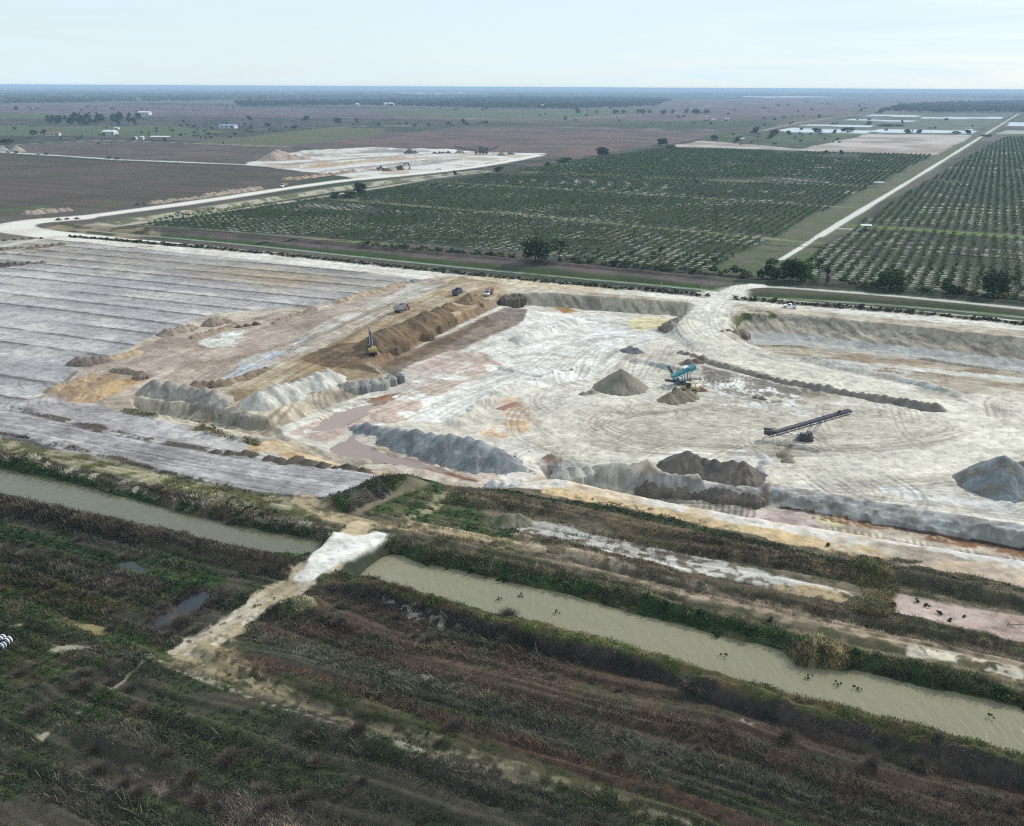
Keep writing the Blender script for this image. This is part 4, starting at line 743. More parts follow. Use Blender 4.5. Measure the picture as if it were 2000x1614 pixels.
heap('earth_berm', line((1382, 708), (1520, 745), 13, 1.9, 1.7, 2)+line((1535, 748), (1700, 778), 11, 1.9, 2.0, 3)+line((1712, 780), (1825, 800), 9, 2.1, 2.3, 2), FL, S(136, 128, 118), S(118, 112, 106), 'long berm of small grey brown dumped cones beside the pit road', cat='berm', gul=.12)
heap('spoil_heap', line((1330, 690), (1372, 700), 4, 1.5), FL, S(128, 118, 106), S(148, 136, 122), 'rough brown clods at the left end of the long berm', lump=.6, gul=.3)
heap('spoil_heap', line((1345, 712), (1370, 705), 3, 1.9), FL, S(140, 124, 104), S(116, 104, 92), 'brown spoil directly behind the teal screening machine', lump=.6, gul=.3)
heap('spoil_heap', line((1312, 640), (1340, 622), 4, 3.4, 2.6), -3.5, S(132, 122, 110), S(150, 138, 122), 'brown rubble heap at the foot of the pit ramp', lump=.6, gul=.3)
heap('spoil_heap', line((1408, 655), (1450, 652), 4, 2.8, 2.2), -4, S(144, 128, 112), S(122, 112, 100), 'brown rubble heap inside the bend of the pit ramp', lump=.5, gul=.3)
heap('spoil_heap', line((1590, 700), (1870, 772), 46, 1.0, 1.4, 1.5), FL, S(168, 172, 174), S(186, 186, 184), 'pale bluish low bank along the far side of the pit road', cat='berm', lump=.3)
heap('spoil_heap', line((1050, 746), (1142, 722), 18, 2.0, 2.0, .6), FL, S(186, 180, 170), S(164, 156, 146), 'pale gullied ledge in the middle of the pit left of the tall cone', gul=.3)
heap('spoil_heap', line((1245, 706), (1320, 722), 14, 1.5, 1.5, 1), FL, S(160, 166, 172), S(180, 182, 184), 'bluish white low bank behind the teal screening machine', lump=.2)
heap('spoil_heap', line((1015, 672), (1125, 634), 9, 1.9, 1.5), FL, S(182, 174, 160), S(156, 148, 136), 'pale winding ridge on the far floor of the pit', gul=.25)
heap('sand_heap', line((155, 712), (200, 706), 4, 2.7, 2.0), 0, S(116, 104, 96), S(140, 122, 108), 'dark brown heap at the left end of the sandy ridge', cat='sand heap')
heap('sand_heap', line((208, 704), (270, 690), 11, 1.6), 0, S(166, 146, 128), S(180, 156, 128), 'tan low ridge right of the dark brown heap', cat='sand heap')
heap('sand_heap', line((325, 654), (375, 642), 9, 2.3), 0, S(158, 140, 126), S(134, 118, 106), 'brown ridge at the edge of the grey ploughed field', cat='sand heap')
heap('sand_heap', [(415, 634, 3.0), (425, 632, 2.6), (440, 630, 2.0)], 0, S(148, 128, 114), S(126, 112, 102), 'brown cone behind the ridge at the field edge', cat='sand heap')
heap('sand_heap', line((380, 660), (460, 636), 14, 1.4), 0, S(162, 142, 124), S(140, 120, 104), 'low brown ledge above the white damp patch', cat='sand heap', gul=.3)
heap('soil_heap', line((466, 640), (500, 634), 3, 1.4), 0, S(92, 80, 70), S(120, 102, 84), 'small dark soil heap right of the white damp patch', cat='soil heap', lump=.5)
heap('sand_heap', line((535, 632), (612, 606), 14, 1.4), 0, S(162, 144, 128), S(138, 122, 110), 'thin brown ridge between the field and the pale bench', cat='sand heap')
heap('sand_heap', line((655, 592), (785, 556), 22, 2.0, 1.7, 3), 0, S(186, 164, 140), S(166, 146, 126), 'peach sandy ridge beside the pale bench road', cat='sand heap', gul=.25)
heap('spoil_heap', line((792, 553), (806, 550), 2, 1.5), 0, S(140, 138, 140), S(120, 116, 116), 'grey rubble at the top of the peach ridge', lump=.6)
heap('sand_heap', line((100, 764), (185, 735), 14, 1.4), 0, S(184, 160, 128), S(160, 138, 112), 'tan bank left of the orange trough', cat='sand heap')
heap('soil_heap', line((225, 724), (275, 732), 8, 1.5), 0, S(120, 108, 98), S(142, 126, 112), 'scattered brown clods above the orange trough', cat='soil heap', lump=.6, gul=.3)
for x, y, h, t in ((1490, 893, 1.3, 'topmost'), (1494, 905, 1.3, 'second'), (1488, 914, 1.2, 'third'), (1490, 926, 1.2, 'lowest')):
    heap('sand_heap', [(x, y, h)], FL, S(206, 202, 196), S(186, 180, 172), 'small white sand cone beside the erosion gully, %s of four' % t, cat='sand heap', group='white sand cones beside the gully', gul=.08, lump=.1)
for x, y, h, t in ((1533, 890, 1.5, 'upper'), (1540, 900, 1.3, 'lower')):
    heap('sand_heap', [(x, y, h)], FL, S(128, 118, 106), S(146, 136, 122), 'small brown sand cone right of the gully, %s one of two' % t, cat='sand heap', group='brown sand cones right of the gully', gul=.1, lump=.1)
heap('soil_heap', line((1475, 778), (1490, 780), 2, 1.1), FL, S(104, 94, 86), S(124, 112, 100), 'dark brown clod on the white floor right of the loader', cat='soil heap', lump=.5)
heap('soil_heap', line((5, 520), (85, 514), 7, 2.4, 1.4), 0, S(98, 88, 82), S(120, 108, 100), 'dark lumpy soil heap on the ploughed field at the left edge', cat='soil heap', lump=.8, gul=.3)
heap('soil_heap', line((-10, 490), (45, 484), 5, 1.8), 0, S(130, 114, 98), S(104, 92, 82), 'brown lumpy soil bank just below the haul road bend', cat='soil heap', lump=.7, gul=.3)
heap('soil_heap', line((62, 486), (118, 478), 5, 2.6, 1.8), 0, S(112, 98, 88), S(140, 122, 104), 'brown rubble heap at the field corner under the haul road', cat='soil heap', lump=.7, gul=.3)
heap('soil_heap', line((10, 470), (80, 466), 5, 1.2), 0, S(76, 74, 58), S(96, 88, 76), 'dark weedy bank in the fork of the haul road', cat='soil heap', lump=.6)
heap('sand_heap', line((55, 419), (130, 412), 16, 3.6, 3.0, 3), 0, S(168, 150, 136), S(150, 134, 122), 'pinkish tan sand mound left of the haul road bend', cat='sand heap')
heap('soil_heap', [(270, 401, 2.2), (282, 400, 2.2)], 0, S(76, 66, 60), S(92, 82, 72), 'dark soil heap at the end of the roadside bank', cat='soil heap', lump=.5)
heap('sand_heap', line((295, 398), (400, 386), 20, 2.6, 2.0, 4)+line((400, 385), (505, 370), 16, 3.2, 3.8, 2), 0, S(170, 154, 138), S(146, 134, 118), 'long tan bank along the left side of the haul road', cat='berm')
heap('soil_heap', line((115, 430), (150, 428), 3, 1.7), 0, S(64, 60, 50), S(84, 76, 66), 'small dark soil heap beside the haul road bend', cat='soil heap', lump=.5)
heap('sand_heap', line((560, 352), (690, 336), 26, 3.0, 3.2, 5), 0, S(176, 146, 120), S(150, 138, 128), 'orange tan bank at the edge of the far mine', cat='berm', lump=.7, gul=.25)
heap('sand_heap', line((535, 313), (556, 311), 4, 12.0, 11.0)+line((566, 312), (600, 311), 4, 8, 4), 0, S(176, 158, 142), S(166, 148, 134), 'large pinkish sand hill at the left of the far mine', cat='sand heap', k=.62, gul=.08)
heap('gravel_heap', [(800, 300, 6.5), (810, 299, 4)], 0, S(88, 78, 74), S(104, 96, 90), 'dark peaked heap on the white floor of the far mine', cat='gravel heap')
heap('gravel_heap', line((850, 300), (875, 299), 4, 3.0), 0, S(84, 78, 74), S(104, 96, 90), 'low dark heap in the middle of the far mine', cat='gravel heap')
heap('gravel_heap', [(898, 299, 5.0)], 0, S(136, 124, 114), S(150, 140, 130), 'brown heap under the far mine conveyor', cat='gravel heap')
heap('gravel_heap', [(980, 304, 5.0)], 0, S(150, 146, 142), S(120, 114, 110), 'grey heap just right of the far mine crusher', cat='gravel heap')
heap('gravel_heap', [(998, 302, 4.5)], 0, S(100, 92, 88), S(120, 114, 110), 'dark heap at the right end of the far mine plant', cat='gravel heap')
heap('soil_heap', [(758, 334, 3.5), (752, 334, 2.5)], 0, S(110, 90, 72), S(124, 104, 84), 'brown heap between the far loader and far excavator', cat='soil heap')
heap('sand_heap', [(5, 296, 7.0)], 0, S(176, 170, 162), S(160, 154, 148), 'pale cone by the white track at the left frame edge', cat='sand heap')
heap('sand_heap', [(33, 296, 8.0)], 0, S(180, 168, 158), S(160, 154, 148), 'pale cone behind the black trucks on the white track', cat='sand heap')
heap('earth_mound', line((988, 1022), (1012, 1020), 3, 2.4), 0, S(92, 98, 72), S(128, 122, 104), 'grey green grassy mound on the strip below the pit', cat='mound', lump=.3)
pw = smooth(W([(0, 792), (150, 826), (280, 858), (420, 880), (560, 900), (720, 920)]), 2); first = None; nclump = 0
for (x, y) in along(pw, 3.6):
    if not -75 < x: continue
    s = random.uniform(.6, 1.3); x += random.uniform(-.6, .6); y += random.uniform(-.8, .8)
    if first is None:
        HS[0] += 3; g = np.linspace(-2.2, 2.2, 15); gx, gy = [q.ravel() for q in np.meshgrid(g, g)]
        zz = 1.3-.8*np.hypot(gx*.9, gy)+(fbm(gx/.7, gy/.7, 5, 3)-.5)*1.1; kq = (np.arange(14)[:, None]*15+np.arange(14)[None, :]).ravel()
        Fa = np.stack([kq, kq+1, kq+16, kq+15], 1); ok = zz > -.2; Fa = Fa[ok[Fa].any(1)]; u, inv = np.unique(Fa, return_inverse=True)
        first = mesh_np('soil_clump', np.stack([gx, gy, np.maximum(zz, -.4)], 1)[u], inv.reshape(Fa.shape), PILE, (S(96, 86, 76)[None]*(.7+.6*fbm(gx[u]/.5, gy[u]/.5, 8, 2))[:, None]))
        tag(first, 'dark soil clump in the broken line between the pale strips', 'soil clump', 'soil clumps along the pale strip'); o = first
    else: o = first.copy(); C.objects.link(o)
    o.location = (x, y, zat(x, y)-.05); o.rotation_euler = (0, 0, random.uniform(0, 6)); o.scale = (s*random.uniform(.8, 1.5), s, s*random.uniform(.5, .85)); nclump += 1
# ================================================================ plants
def quads(cen, nrm_rand, size, rng, up=None):
    """leaf-clump quads at centres; random orientation"""
    n = len(cen); a = rng.normal(size=(n, 3)); a /= np.linalg.norm(a, axis=1)[:, None]
    b = rng.normal(size=(n, 3)); b -= (a*b).sum(1)[:, None]*a; b /= np.linalg.norm(b, axis=1)[:, None]
    s = np.asarray(size).reshape(-1, 1)*np.ones((n, 1)); a = a*s*.5; b = b*s*.36
    V = np.stack([cen-a, cen+b, cen+a, cen-b], 1).reshape(-1, 3); Fa = np.arange(n*4).reshape(n, 4); return V, Fa
def lumps(w, h, n, nl, seed, base=.25, leaf=.5, flat=1.0):
    """crown of leaf clumps gathered round nl limbs' ends inside a w x h envelope standing on z = base*h"""
    r = np.random.default_rng(seed); L = []
    for k in range(nl):
        a = r.uniform(0, 6.28); q = r.uniform(.1, 1)**.6; t_ = r.uniform(0, 1); q = math.sqrt(r.uniform(.02, 1)); zc = h*(base+(1-base)*(.12+.72*t_)); q *= 1-.55*max(0, t_-.45); L.append((math.cos(a)*q*w*.34, math.sin(a)*q*w*.34, zc, r.uniform(.15, .25)*min(w, h*1.15)))
    L = np.array(L); c = L[r.integers(0, nl, n)]; d = r.normal(size=(n, 3)); d /= np.linalg.norm(d, axis=1)[:, None]; rad = (r.uniform(.15, 1, n)**.45*c[:, 3])[:, None]
    P = c[:, :3]+d*rad*np.array([1, 1, .75*flat]); P[:, 2] = np.clip(P[:, 2], .12*h*base, h); br = r.uniform(.7, 1.3, nl)
    return P, r
def crown_col(n, col, r, amp=.45): 
    c = col[None]*(1-amp+2*amp*r.random((n, 1)))*(1+.18*r.normal(size=(n, 3))*np.array([1, .4, .6])); return np.repeat(c.clip(.005, .9), 4, 0)
def make_tree(kind, w, h, col, seed, leaves, nl, base, leaf, trunk_r=.25, label='', group=None, name='broadleaf_tree', cat='tree', flat=1.0):
    t = empty(name, (0, 0, 0)); tag(t, label, cat, group)
    P, r = lumps(w, h, leaves, nl, seed, base, leaf, flat); V, Fa = quads(P, 0, r.uniform(.7, 1.5, len(P))*leaf, r)
    mesh_np('crown', V, Fa, LEAFV, crown_col(len(P), col, r), parent=t)
    m = MB(); m.tube((0, 0, -.4), (0, 0, h*.5), trunk_r, 8, trunk_r*.55)
    for k in range(4):
        a = k*1.6+seed; m.tube((0, 0, h*(.3+.06*k)), (math.cos(a)*w*.26, math.sin(a)*w*.26, h*(.6+.05*k)), trunk_r*.45, 6, trunk_r*.2)
    m.build('trunk', BARK, t); return t
DG, MG, PG, HZ = S(50, 66, 36, 1.1), S(66, 84, 46, 1.1), S(92, 108, 60, 1.1), S(58, 66, 48, 1.1)
PROTO = {}
def proto(key, **kw):
    if key not in PROTO: PROTO[key] = [make_tree(key, seed=len(PROTO)+3, **kw), False, None]
    return PROTO[key]
KINDS = {
 'dark': dict(w=9, h=9, col=DG, leaves=1700, nl=26, base=.0, leaf=.75, name='broadleaf_tree'),
 'dark2': dict(w=8, h=10, col=S(54, 72, 40, 1.1), leaves=1500, nl=24, base=.02, leaf=.7, name='broadleaf_tree'),
 'bright': dict(w=8, h=8.5, col=S(80, 104, 46, 1.1), leaves=1400, nl=22, base=.0, leaf=.7, name='broadleaf_tree'),
 'pine': dict(w=6, h=11, col=S(66, 84, 54, 1.1), leaves=420, nl=12, base=.42, leaf=.6, trunk_r=.18, name='thin_pine'),
 'bush': dict(w=6, h=4, col=S(58, 74, 40, 1.1), leaves=600, nl=13, base=.05, leaf=.6, name='big_bush', cat='bush'),
 'far': dict(w=14, h=11, col=HZ, leaves=340, nl=12, base=.12, leaf=2.0, trunk_r=.4, name='distant_tree'),
 'fartall': dict(w=12, h=16, col=S(50, 60, 44, 1.1), leaves=300, nl=12, base=.15, leaf=2.1, trunk_r=.4, name='distant_tree'),
}
def tree(kind, px, py, hpx, wpx, label, group=None):
    p = proto(kind, **KINDS[kind]); k = pxm(px, py); x, y = at(px, py); sx = 1.05*wpx/k/KINDS[kind]['w']; sz = hpx/k/.96/KINDS[kind]['h']
    if not p[1]: o = p[0]; p[1] = True; p[2] = kids(o)
    else: o = dup(p[0], (0, 0, 0), ch=p[2])
    o.location = (x, y, zat(x, y)-.1); o.rotation_euler = (0, 0, random.uniform(0, 6.28)); o.scale = (sx, sx, sz); o['label'] = label
    if 'group' in o: del o['group']
    if group: o['group'] = group
    return o
GDT = 'trees along the ditch in front of the orchard'
for k, x, y, h, w, t in (('dark', 1046, 514, 50, 62, 'large dark green tree standing alone in front of the orchard'), ('pine', 1092, 512, 44, 46, 'pale feathery tree leaning on the large dark tree'),
    ('dark2', 1508, 545, 42, 40, 'dark tree at the end of the orchard road, left of two rounder trees'), ('dark', 1544, 549, 48, 52, 'full dark green tree in the middle of the clump at the orchard road'),
    ('bright', 1572, 550, 42, 42, 'yellow green tree at the right of the orchard road clump'), ('pine', 1598, 548, 44, 26, 'thin wispy tree between the yellow green tree and the palm'),
    ('dark', 1737, 566, 42, 66, 'round dark tree in front of the right orchard'), ('dark2', 1850, 572, 32, 28, 'thin bare looking tree left of the big round tree'),
    ('dark', 1942, 579, 56, 62, 'biggest dark tree by the ditch near the right frame edge'), ('bush', 1868, 578, 22, 40, 'wide bush at the left foot of the biggest ditch tree'), ('pine', 1975, 572, 34, 24, 'slim tree at the right side of the biggest ditch tree'),
    ('pine', 1290, 526, 46, 22, 'tall slim pine in front of the orchard'), ('pine', 1238, 522, 36, 30, 'slim pine left of the tall slim pine'), ('pine', 1275, 522, 32, 20, 'shorter pine touching the tall slim pine'), ('pine', 1395, 530, 28, 22, 'faint pale pine near the orchard corner'),
    ('dark', 704, 381, 27, 26, 'round dark tree at the left edge of the orchard'), ('bush', 680, 386, 12, 30, 'long low bush left of the round dark orchard tree'), ('bush', 654, 388, 13, 24, 'leftmost low bush beside the haul road ditch'),
    ('bush', 888, 342, 9, 9, 'lone small round bush by the corner of the far mine'), ('bush', 975, 335, 10, 24, 'bush on the far corner of the large orchard'), ('bush', 1068, 325, 8, 14, 'small dark bush on the far orchard edge'), ('bush', 1102, 318, 10, 34, 'long bush on the far orchard edge below the brown field'),
    ('dark', 1177, 305, 19, 28, 'dark round tree at the far orchard edge'), ('dark', 1293, 284, 15, 22, 'tree at the left tip of the pale field'), ('bush', 1612, 301, 8, 9, 'left one of two bushes on the edge of the pale field'), ('bush', 1643, 302, 9, 10, 'right one of two bushes on the edge of the pale field')):
    tree(k, x, y, h, w, t, GDT if y > 500 else None)
# a cabbage palm
pt = empty('palm_tree', (*at(1615, 552), -.1)); tag(pt, 'cabbage palm with shaggy trunk right of the orchard road clump', 'palm tree', GDT)
m = MB(); m.tube((0, 0, -.3), (0, 0, 6), .45, 10, .6); m.build('trunk', BARK, pt)
V, Fa = [], []; r = np.random.default_rng(5); cc = []
for k in range(70):
    a = r.uniform(0, 6.28); e = r.uniform(-.9, 1.3); l = r.uniform(1.5, 2.2); d = np.array([math.cos(a)*math.cos(e), math.sin(a)*math.cos(e), math.sin(e)]); s = np.array([-math.sin(a), math.cos(a), 0])*.28; b0 = np.array([0, 0, 6.2]); mid = b0+d*l*.6; tip = b0+d*l+np.array([0, 0, -.5])
    n0 = len(V); V += [b0, mid+s, tip, mid-s]; Fa.append([n0, n0+1, n0+2, n0+3]); cc += [S(56, 76, 40)*r.uniform(.6, 1.5)]*4
for k in range(60):
    a = r.uniform(0, 6.28); z0 = r.uniform(1, 6); b0 = np.array([math.cos(a)*.5, math.sin(a)*.5, z0]); n0 = len(V); V += [b0, b0+[.35*math.cos(a)+.2, .35*math.sin(a), -.3], b0+[.3*math.cos(a), .3*math.sin(a), -1.0], b0+[.1, -.15, -.5]]; Fa.append([n0, n0+1, n0+2, n0+3]); cc += [S(84, 74, 56)*r.uniform(.6, 1.3)]*4
mesh_np('fronds', np.array(V), np.array(Fa), LEAFV, np.array(cc), parent=pt)
# shrubs: four kinds, copied along the ditch banks
def make_shrub(name, w, h, col, seed, n, leaf, label, group):
    P, r = lumps(w, h, n, 8, seed, .02, leaf); V, Fa = quads(P, 0, r.uniform(.6, 1.3, len(P))*leaf, r)
    return tag(mesh_np(name, V, Fa, LEAFV, crown_col(len(P), col, r, .5)), label, 'shrub', group)
def shrub_row(paths, step, protos, smin, smax, jit, zs=1.0, p=1.0, keep=None):
    out = 0
    for P in paths:
        for (x, y) in along(smooth(W(P), 2), step):
            if random.random() > p: continue
            x += random.uniform(-jit, jit); y += random.uniform(-jit, jit); a = math.atan2(x, y)
            if abs(math.degrees(a)) > 32.5: continue
            e = random.choice(protos); s = random.uniform(smin, smax)
            if e[1]: o = e[0].copy(); C.objects.link(o)
            else: o = e[0]; e[1] = True
            o.location = (x, y, zat(x, y)-.15); o.rotation_euler = (0, 0, random.uniform(0, 6.28)); o.scale = (s*random.uniform(.9, 1.4), s*random.uniform(.9, 1.4), s*random.uniform(.75, 1.1)*zs); out += 1
    return out
t1 = ('dark low shrub in the row along the far edge of the haul road', 'shrubs along the haul road')
RP = [[make_shrub('roadside_shrub', 3.6, 1.7, c, 40+k, 260, .5, *t1), False] for k, c in enumerate((DG, S(74, 78, 56, 1.1), S(62, 74, 44, 1.1), S(98, 92, 80, 1.1)))]
n_a = shrub_row([[(140, 463), (500, 493), (800, 525), (1000, 545), (1200, 563), (1385, 579)], [(1440, 584), (1600, 597), (1800, 613), (2000, 633), (2060, 640)]], 2.7, RP, .9, 1.5, 1.0, zs=.68)
t2 = ('dark green bush in the hedge between the ditch and the orchard', 'hedge in front of the orchard')
HP = [[make_shrub('hedge_bush', 4.6, 2.9, c, 50+k, 230, .55, *t2), False] for k, c in enumerate((DG, S(66, 84, 44, 1.1), S(84, 92, 56, 1.1)))]
n_b = shrub_row([[(700, 482), (800, 490), (1010, 505)], [(1080, 512), (1200, 520), (1420, 537), (1500, 548)], [(1640, 556), (1720, 565)], [(1770, 570), (1900, 580), (2060, 593)]], 4.4, HP, 1.0, 1.9, 2.2, p=.9)
t3 = ('lush green bush on the far bank of the right canal', 'green bushes on the canal bank')
CP = [[make_shrub('bank_bush', 3.0, 1.7, c, 60+k, 420, .34, *t3), False] for k, c in enumerate((S(52, 76, 38, 1.15), S(62, 78, 44, 1.15), S(80, 82, 56, 1.15)))]
n_c = shrub_row([[(800, 1074), (900, 1090), (1050, 1122), (1200, 1160), (1350, 1198), (1500, 1232), (1600, 1266), (1750, 1298), (1900, 1326), (2060, 1368)]], 2.3, CP, .35, .85, 1.9, p=.7)
t4 = ('dark green bush above the end of the left canal', 'bushes at the end of the left canal')
EP = [[make_shrub('bank_bush', 3.0, 1.6, c, 70+k, 420, .34, *t4), False] for k, c in enumerate((S(48, 70, 34, 1.15), S(60, 76, 42, 1.15)))]
n_d = shrub_row([[(470, 1003), (520, 1010), (570, 1020), (620, 1028)], [(430, 985), (480, 985), (540, 1000)]], 2.4, EP, .4, .9, 1.3)
def lone(px, py, w, h, col, label, seed, n=260, leaf=.3, name='scrub_bush', z=0, cat='shrub', group=None):
    P, r = lumps(w, h, n, 7, seed, .02, leaf); V, Fa = quads(P, 0, r.uniform(.6, 1.3, len(P))*leaf, r); x, y = at(px, py, z)
    o = mesh_np(name, V, Fa, LEAF, crown_col(len(P), col, r, .5)); o.location = (x, y, zat(x, y)-.08 if z == 0 else z); return tag(o, label, cat, group)
SB = S(54, 60, 40, 1.1)
for k, (x, y, w, h, t) in enumerate(((76, 1230, 2.0, 2.0, 'dark bush in the grass right of the white wrapped rolls'), (1862, 1133, 1.5, 1.2, 'single dark shrub on the upper pink sand'), (1746, 1185, 2.0, 1.3, 'dark shrub at the left end of the lower pink sand'), (1790, 1175, 1.6, 1.0, 'small shrub on the edge of the lower pink sand'),
    (1811, 1184, 2.6, 1.0, 'spreading shrub on the lower pink sand'), (1834, 1199, 1.8, 1.0, 'low shrub in the middle of the lower pink sand'), (1854, 1213, 2.4, 1.0, 'dark shrub touching the brown scrub below the pink sand'), (1884, 1207, 1.0, .8, 'tiny shrub on the lower pink sand'),
    (1502, 1208, 2.2, 1.4, 'dark green shrub beside the sandy canal track'), (1616, 1066, 1.6, 1.4, 'dark shrub at the top of the dark scrub strip'), (415, 838, 3.2, 1.6, 'dark weed clump on the damp sand below the scarp'), (835, 1442, 1.0, .7, 'small dark bush on the pale track in front'), (800, 1455, 1.0, .8, 'dark bush left of its twin on the pale track'), (703, 1425, 1.0, .6, 'small bush near the upper end of the pale track'))):
    lone(x, y, w*.7, h*.7, S(70, 74, 50, 1.1), t, 200+k, leaf=.24)
for k, (x, y, t) in enumerate(((1580, 1325, 'sparse water weed near the islet in the canal'), (1634, 1338, 'dark water weed between two others in the canal'), (1673, 1348, 'largest dark water weed clump in the canal'), (1414, 1283, 'faint water weed in the middle of the canal'), (973, 1172, 'water weed near the upper end of the right canal'), (1018, 1165, 'spread out water weed by the upper canal'), (1086, 1198, 'long dark water weed with floating twig'), (1938, 1402, 'faint water weed at the right end of the canal'))):
    lone(x, y, 2.0, .6, S(48, 56, 34), t, 240+k, n=26, leaf=.34, name='water_weed', z=WL+.02, cat='water plant', group='weeds in the right canal')
# bare fallen branches on the pink sand
m = MB(); r0 = random.Random(4)
for k in range(9):
    a = r0.uniform(0, 6.3); l = r0.uniform(1, 2.6); m.tube((0, 0, .2), (math.cos(a)*l, math.sin(a)*l, r0.uniform(.1, .9)), .05, 6, .02)
x, y = at(1970, 1222); tag(m.build('fallen_branch', BARK, loc=(x, y, zat(x, y))), 'bare fallen branches lying on the pink sand', 'branch')
# ---------------------------------------------------------------- the orchard
otv, otr = [], []
U0 = np.arange(-1600, 2200, TV); V0 = np.arange(300, 2600, TU)
uu, vv = [q.ravel() for q in np.meshgrid(U0, V0)]
# tree rows: pu = uu, pv = vv  (pu = x*VX+y*VY ; pv = -x*VY+y*VX)
ox = uu*VX-vv*VY; oy = uu*VY+vv*VX
ox = ox+RNG.normal(0, .5, ox.size); oy = oy+RNG.normal(0, .5, oy.size)
k = (oy > 150) & (np.abs(np.arctan2(ox, oy)) < math.radians(35)); ox, oy = ox[k], oy[k]
ins = (pdist(W(ORL), ox, oy) < -3) | (pdist(W(ORR), ox, oy) < -3); ox, oy = ox[ins], oy[ins]
ok = np.ones(ox.size, bool)
for P in LANES: ok &= ldist(W(P), ox, oy)[0] > 5.5
ok &= ldist(W([(1690, 443), (1850, 453), (2100, 472)]), ox, oy)[0] > 9
ok &= ldist(W([(1440, 535), (1560, 470), (1700, 385), (1850, 303), (1960, 240)]), ox, oy)[0] > 15
ok &= (RNG.random(ox.size) > .05) & (fbm(ox/70, oy/70, 77, 3) > .27); ox, oy = ox[ok], oy[ok]
orr = np.hypot(ox, oy); order = np.argsort(orr); ox, oy, orr = ox[order], oy[order], orr[order]
OCOL = S(64, 84, 40, 1.08)
OP = []
for k in range(4):
    P, r = lumps(4.3, 3.0, 110, 7, 300+k, .02, .6); V, Fa = quads(P, 0, r.uniform(.6, 1.3, len(P))*.62, r)
    OP.append([tag(mesh_np('orchard_tree', V, Fa, LEAFV, crown_col(len(P), OCOL, r, .4)), 'small round citrus tree in the nearest orchard rows behind the ditch', 'tree', 'nearest orchard trees'), False])
vis = np.abs(np.degrees(np.arctan2(ox, oy))) < 29.5; near = np.nonzero(vis)[0][:292]; nm = np.zeros(ox.size, bool); nm[near] = True
for i in near:
    e = random.choice(OP); s = random.uniform(.68, .98)
    if e[1]: o = e[0].copy(); C.objects.link(o)
    else: o = e[0]; e[1] = True
    o.location = (ox[i], oy[i], zat(ox[i], oy[i])-.05); o.rotation_euler = (0, 0, random.uniform(0, 6.28)); o.scale = (s, s, s*random.uniform(.8, 1.1))
PV, PC, PS = [], [], []; rg = np.random.default_rng(21)
for lo, hi, nq, lf in ((0, 700, 26, .95), (700, 1000, 14, 1.3), (1000, 3000, 8, 1.9)):
    q = np.nonzero((~nm) & (orr >= lo) & (orr < hi))[0]; n = len(q)
    if not n: continue
    s = rg.uniform(.7, 1.0, n); tc_ = rg.uniform(.6, 1.35, n)
    d = rg.normal(size=(n, nq, 3)); d /= np.linalg.norm(d, axis=2)[:, :, None]; d = d*(rg.uniform(.2, 1, (n, nq))**.5)[:, :, None]*np.array([1.75, 1.75, 1.2])
    P = d*s[:, None, None]+np.stack([ox[q], oy[q], 1.45*s], 1)[:, None]; P[:, :, 2] = np.maximum(P[:, :, 2], .2)
    PV.append(P.reshape(-1, 3)); PS.append((np.full((n, nq), lf)*s[:, None]*rg.uniform(.6, 1.2, (n, nq))).ravel()); PC.append((OCOL[None, None]*tc_[:, None, None]*rg.uniform(.6, 1.4, (n, nq, 1))*(1+.12*rg.normal(size=(n, 1, 3)))).reshape(-1, 3))
V, Fa = quads(np.concatenate(PV), 0, np.concatenate(PS), rg)
tag(mesh_np('orchard_trees', V, Fa, LEAF, np.repeat(np.concatenate(PC).clip(.005, .9), 4, 0)), 'rows of small citrus trees receding across the wide orchard', kind='stuff')
print('orchard', len(ox), 'shrubs', n_a, n_b, n_c, n_d, 'clumps', nclump)
# ---------------------------------------------------------------- far trees one can tell apart
random.seed(31)
GW = 'trees of the dark grove on the left plain'
for i in range(44):
    x = random.uniform(92, 272); y = random.uniform(234, 247)-(x-90)*.012
    tree(random.choice(('far', 'fartall')), x, y, random.uniform(9, 15), random.uniform(9, 16), 'tree crowded into the dark grove on the left plain', GW)
for x, y, h, w, t in ((905, 242, 9, 12, 'lone round tree on the brown plain above the far mine'), (660, 241, 10, 18, 'tree at the corner of the brown field, left of its neighbour'), (697, 241, 9, 10, 'tree at the corner of the brown field, right of its neighbour'), (598, 236, 9, 22, 'spreading tree alone on the brown plain'), (487, 235, 8, 16, 'low broad tree left of the spreading tree'), (950, 242, 5, 8, 'small tree right of the lone round tree'),
    (1128, 222, 9, 14, 'leftmost tree of the broken row on the middle plain'), (1165, 222, 7, 9, 'second tree of the broken row on the middle plain'), (12, 282, 10, 26, 'wide green bush at the left frame edge'), (88, 265, 11, 12, 'tree beside the red roofed house'), (66, 264, 9, 16, 'pale bush left of the red roofed house'), (203, 266, 6, 7, 'bush at the left corner of the white house'), (161, 269, 4, 5, 'round shrub on the lawn left of the white house'), (291, 266, 8, 4, 'small palm like tree near the white roofed barn'), (277, 263, 6, 4, 'thin tree left of the small palm like tree'),
    (322, 276, 6, 9, 'dark tree in front of the white roofed barn'), (262, 274, 6, 6, 'dark bush beside the white trailer'), (392, 271, 5, 4, 'left tree of three on the green verge'), (402, 272, 5, 4, 'middle tree of three on the green verge'), (413, 271, 5, 4, 'right tree of three on the green verge'), (436, 282, 5, 5, 'bush at the corner of the brown field near the track'), (32, 216, 8, 12, 'dark tree on the brown strip far left'), (523, 248, 7, 14, 'bush right of the blue roofed shed'), (575, 252, 6, 18, 'broad bush at the corner of the olive field')):
    tree('far', x, y, h, w, t)
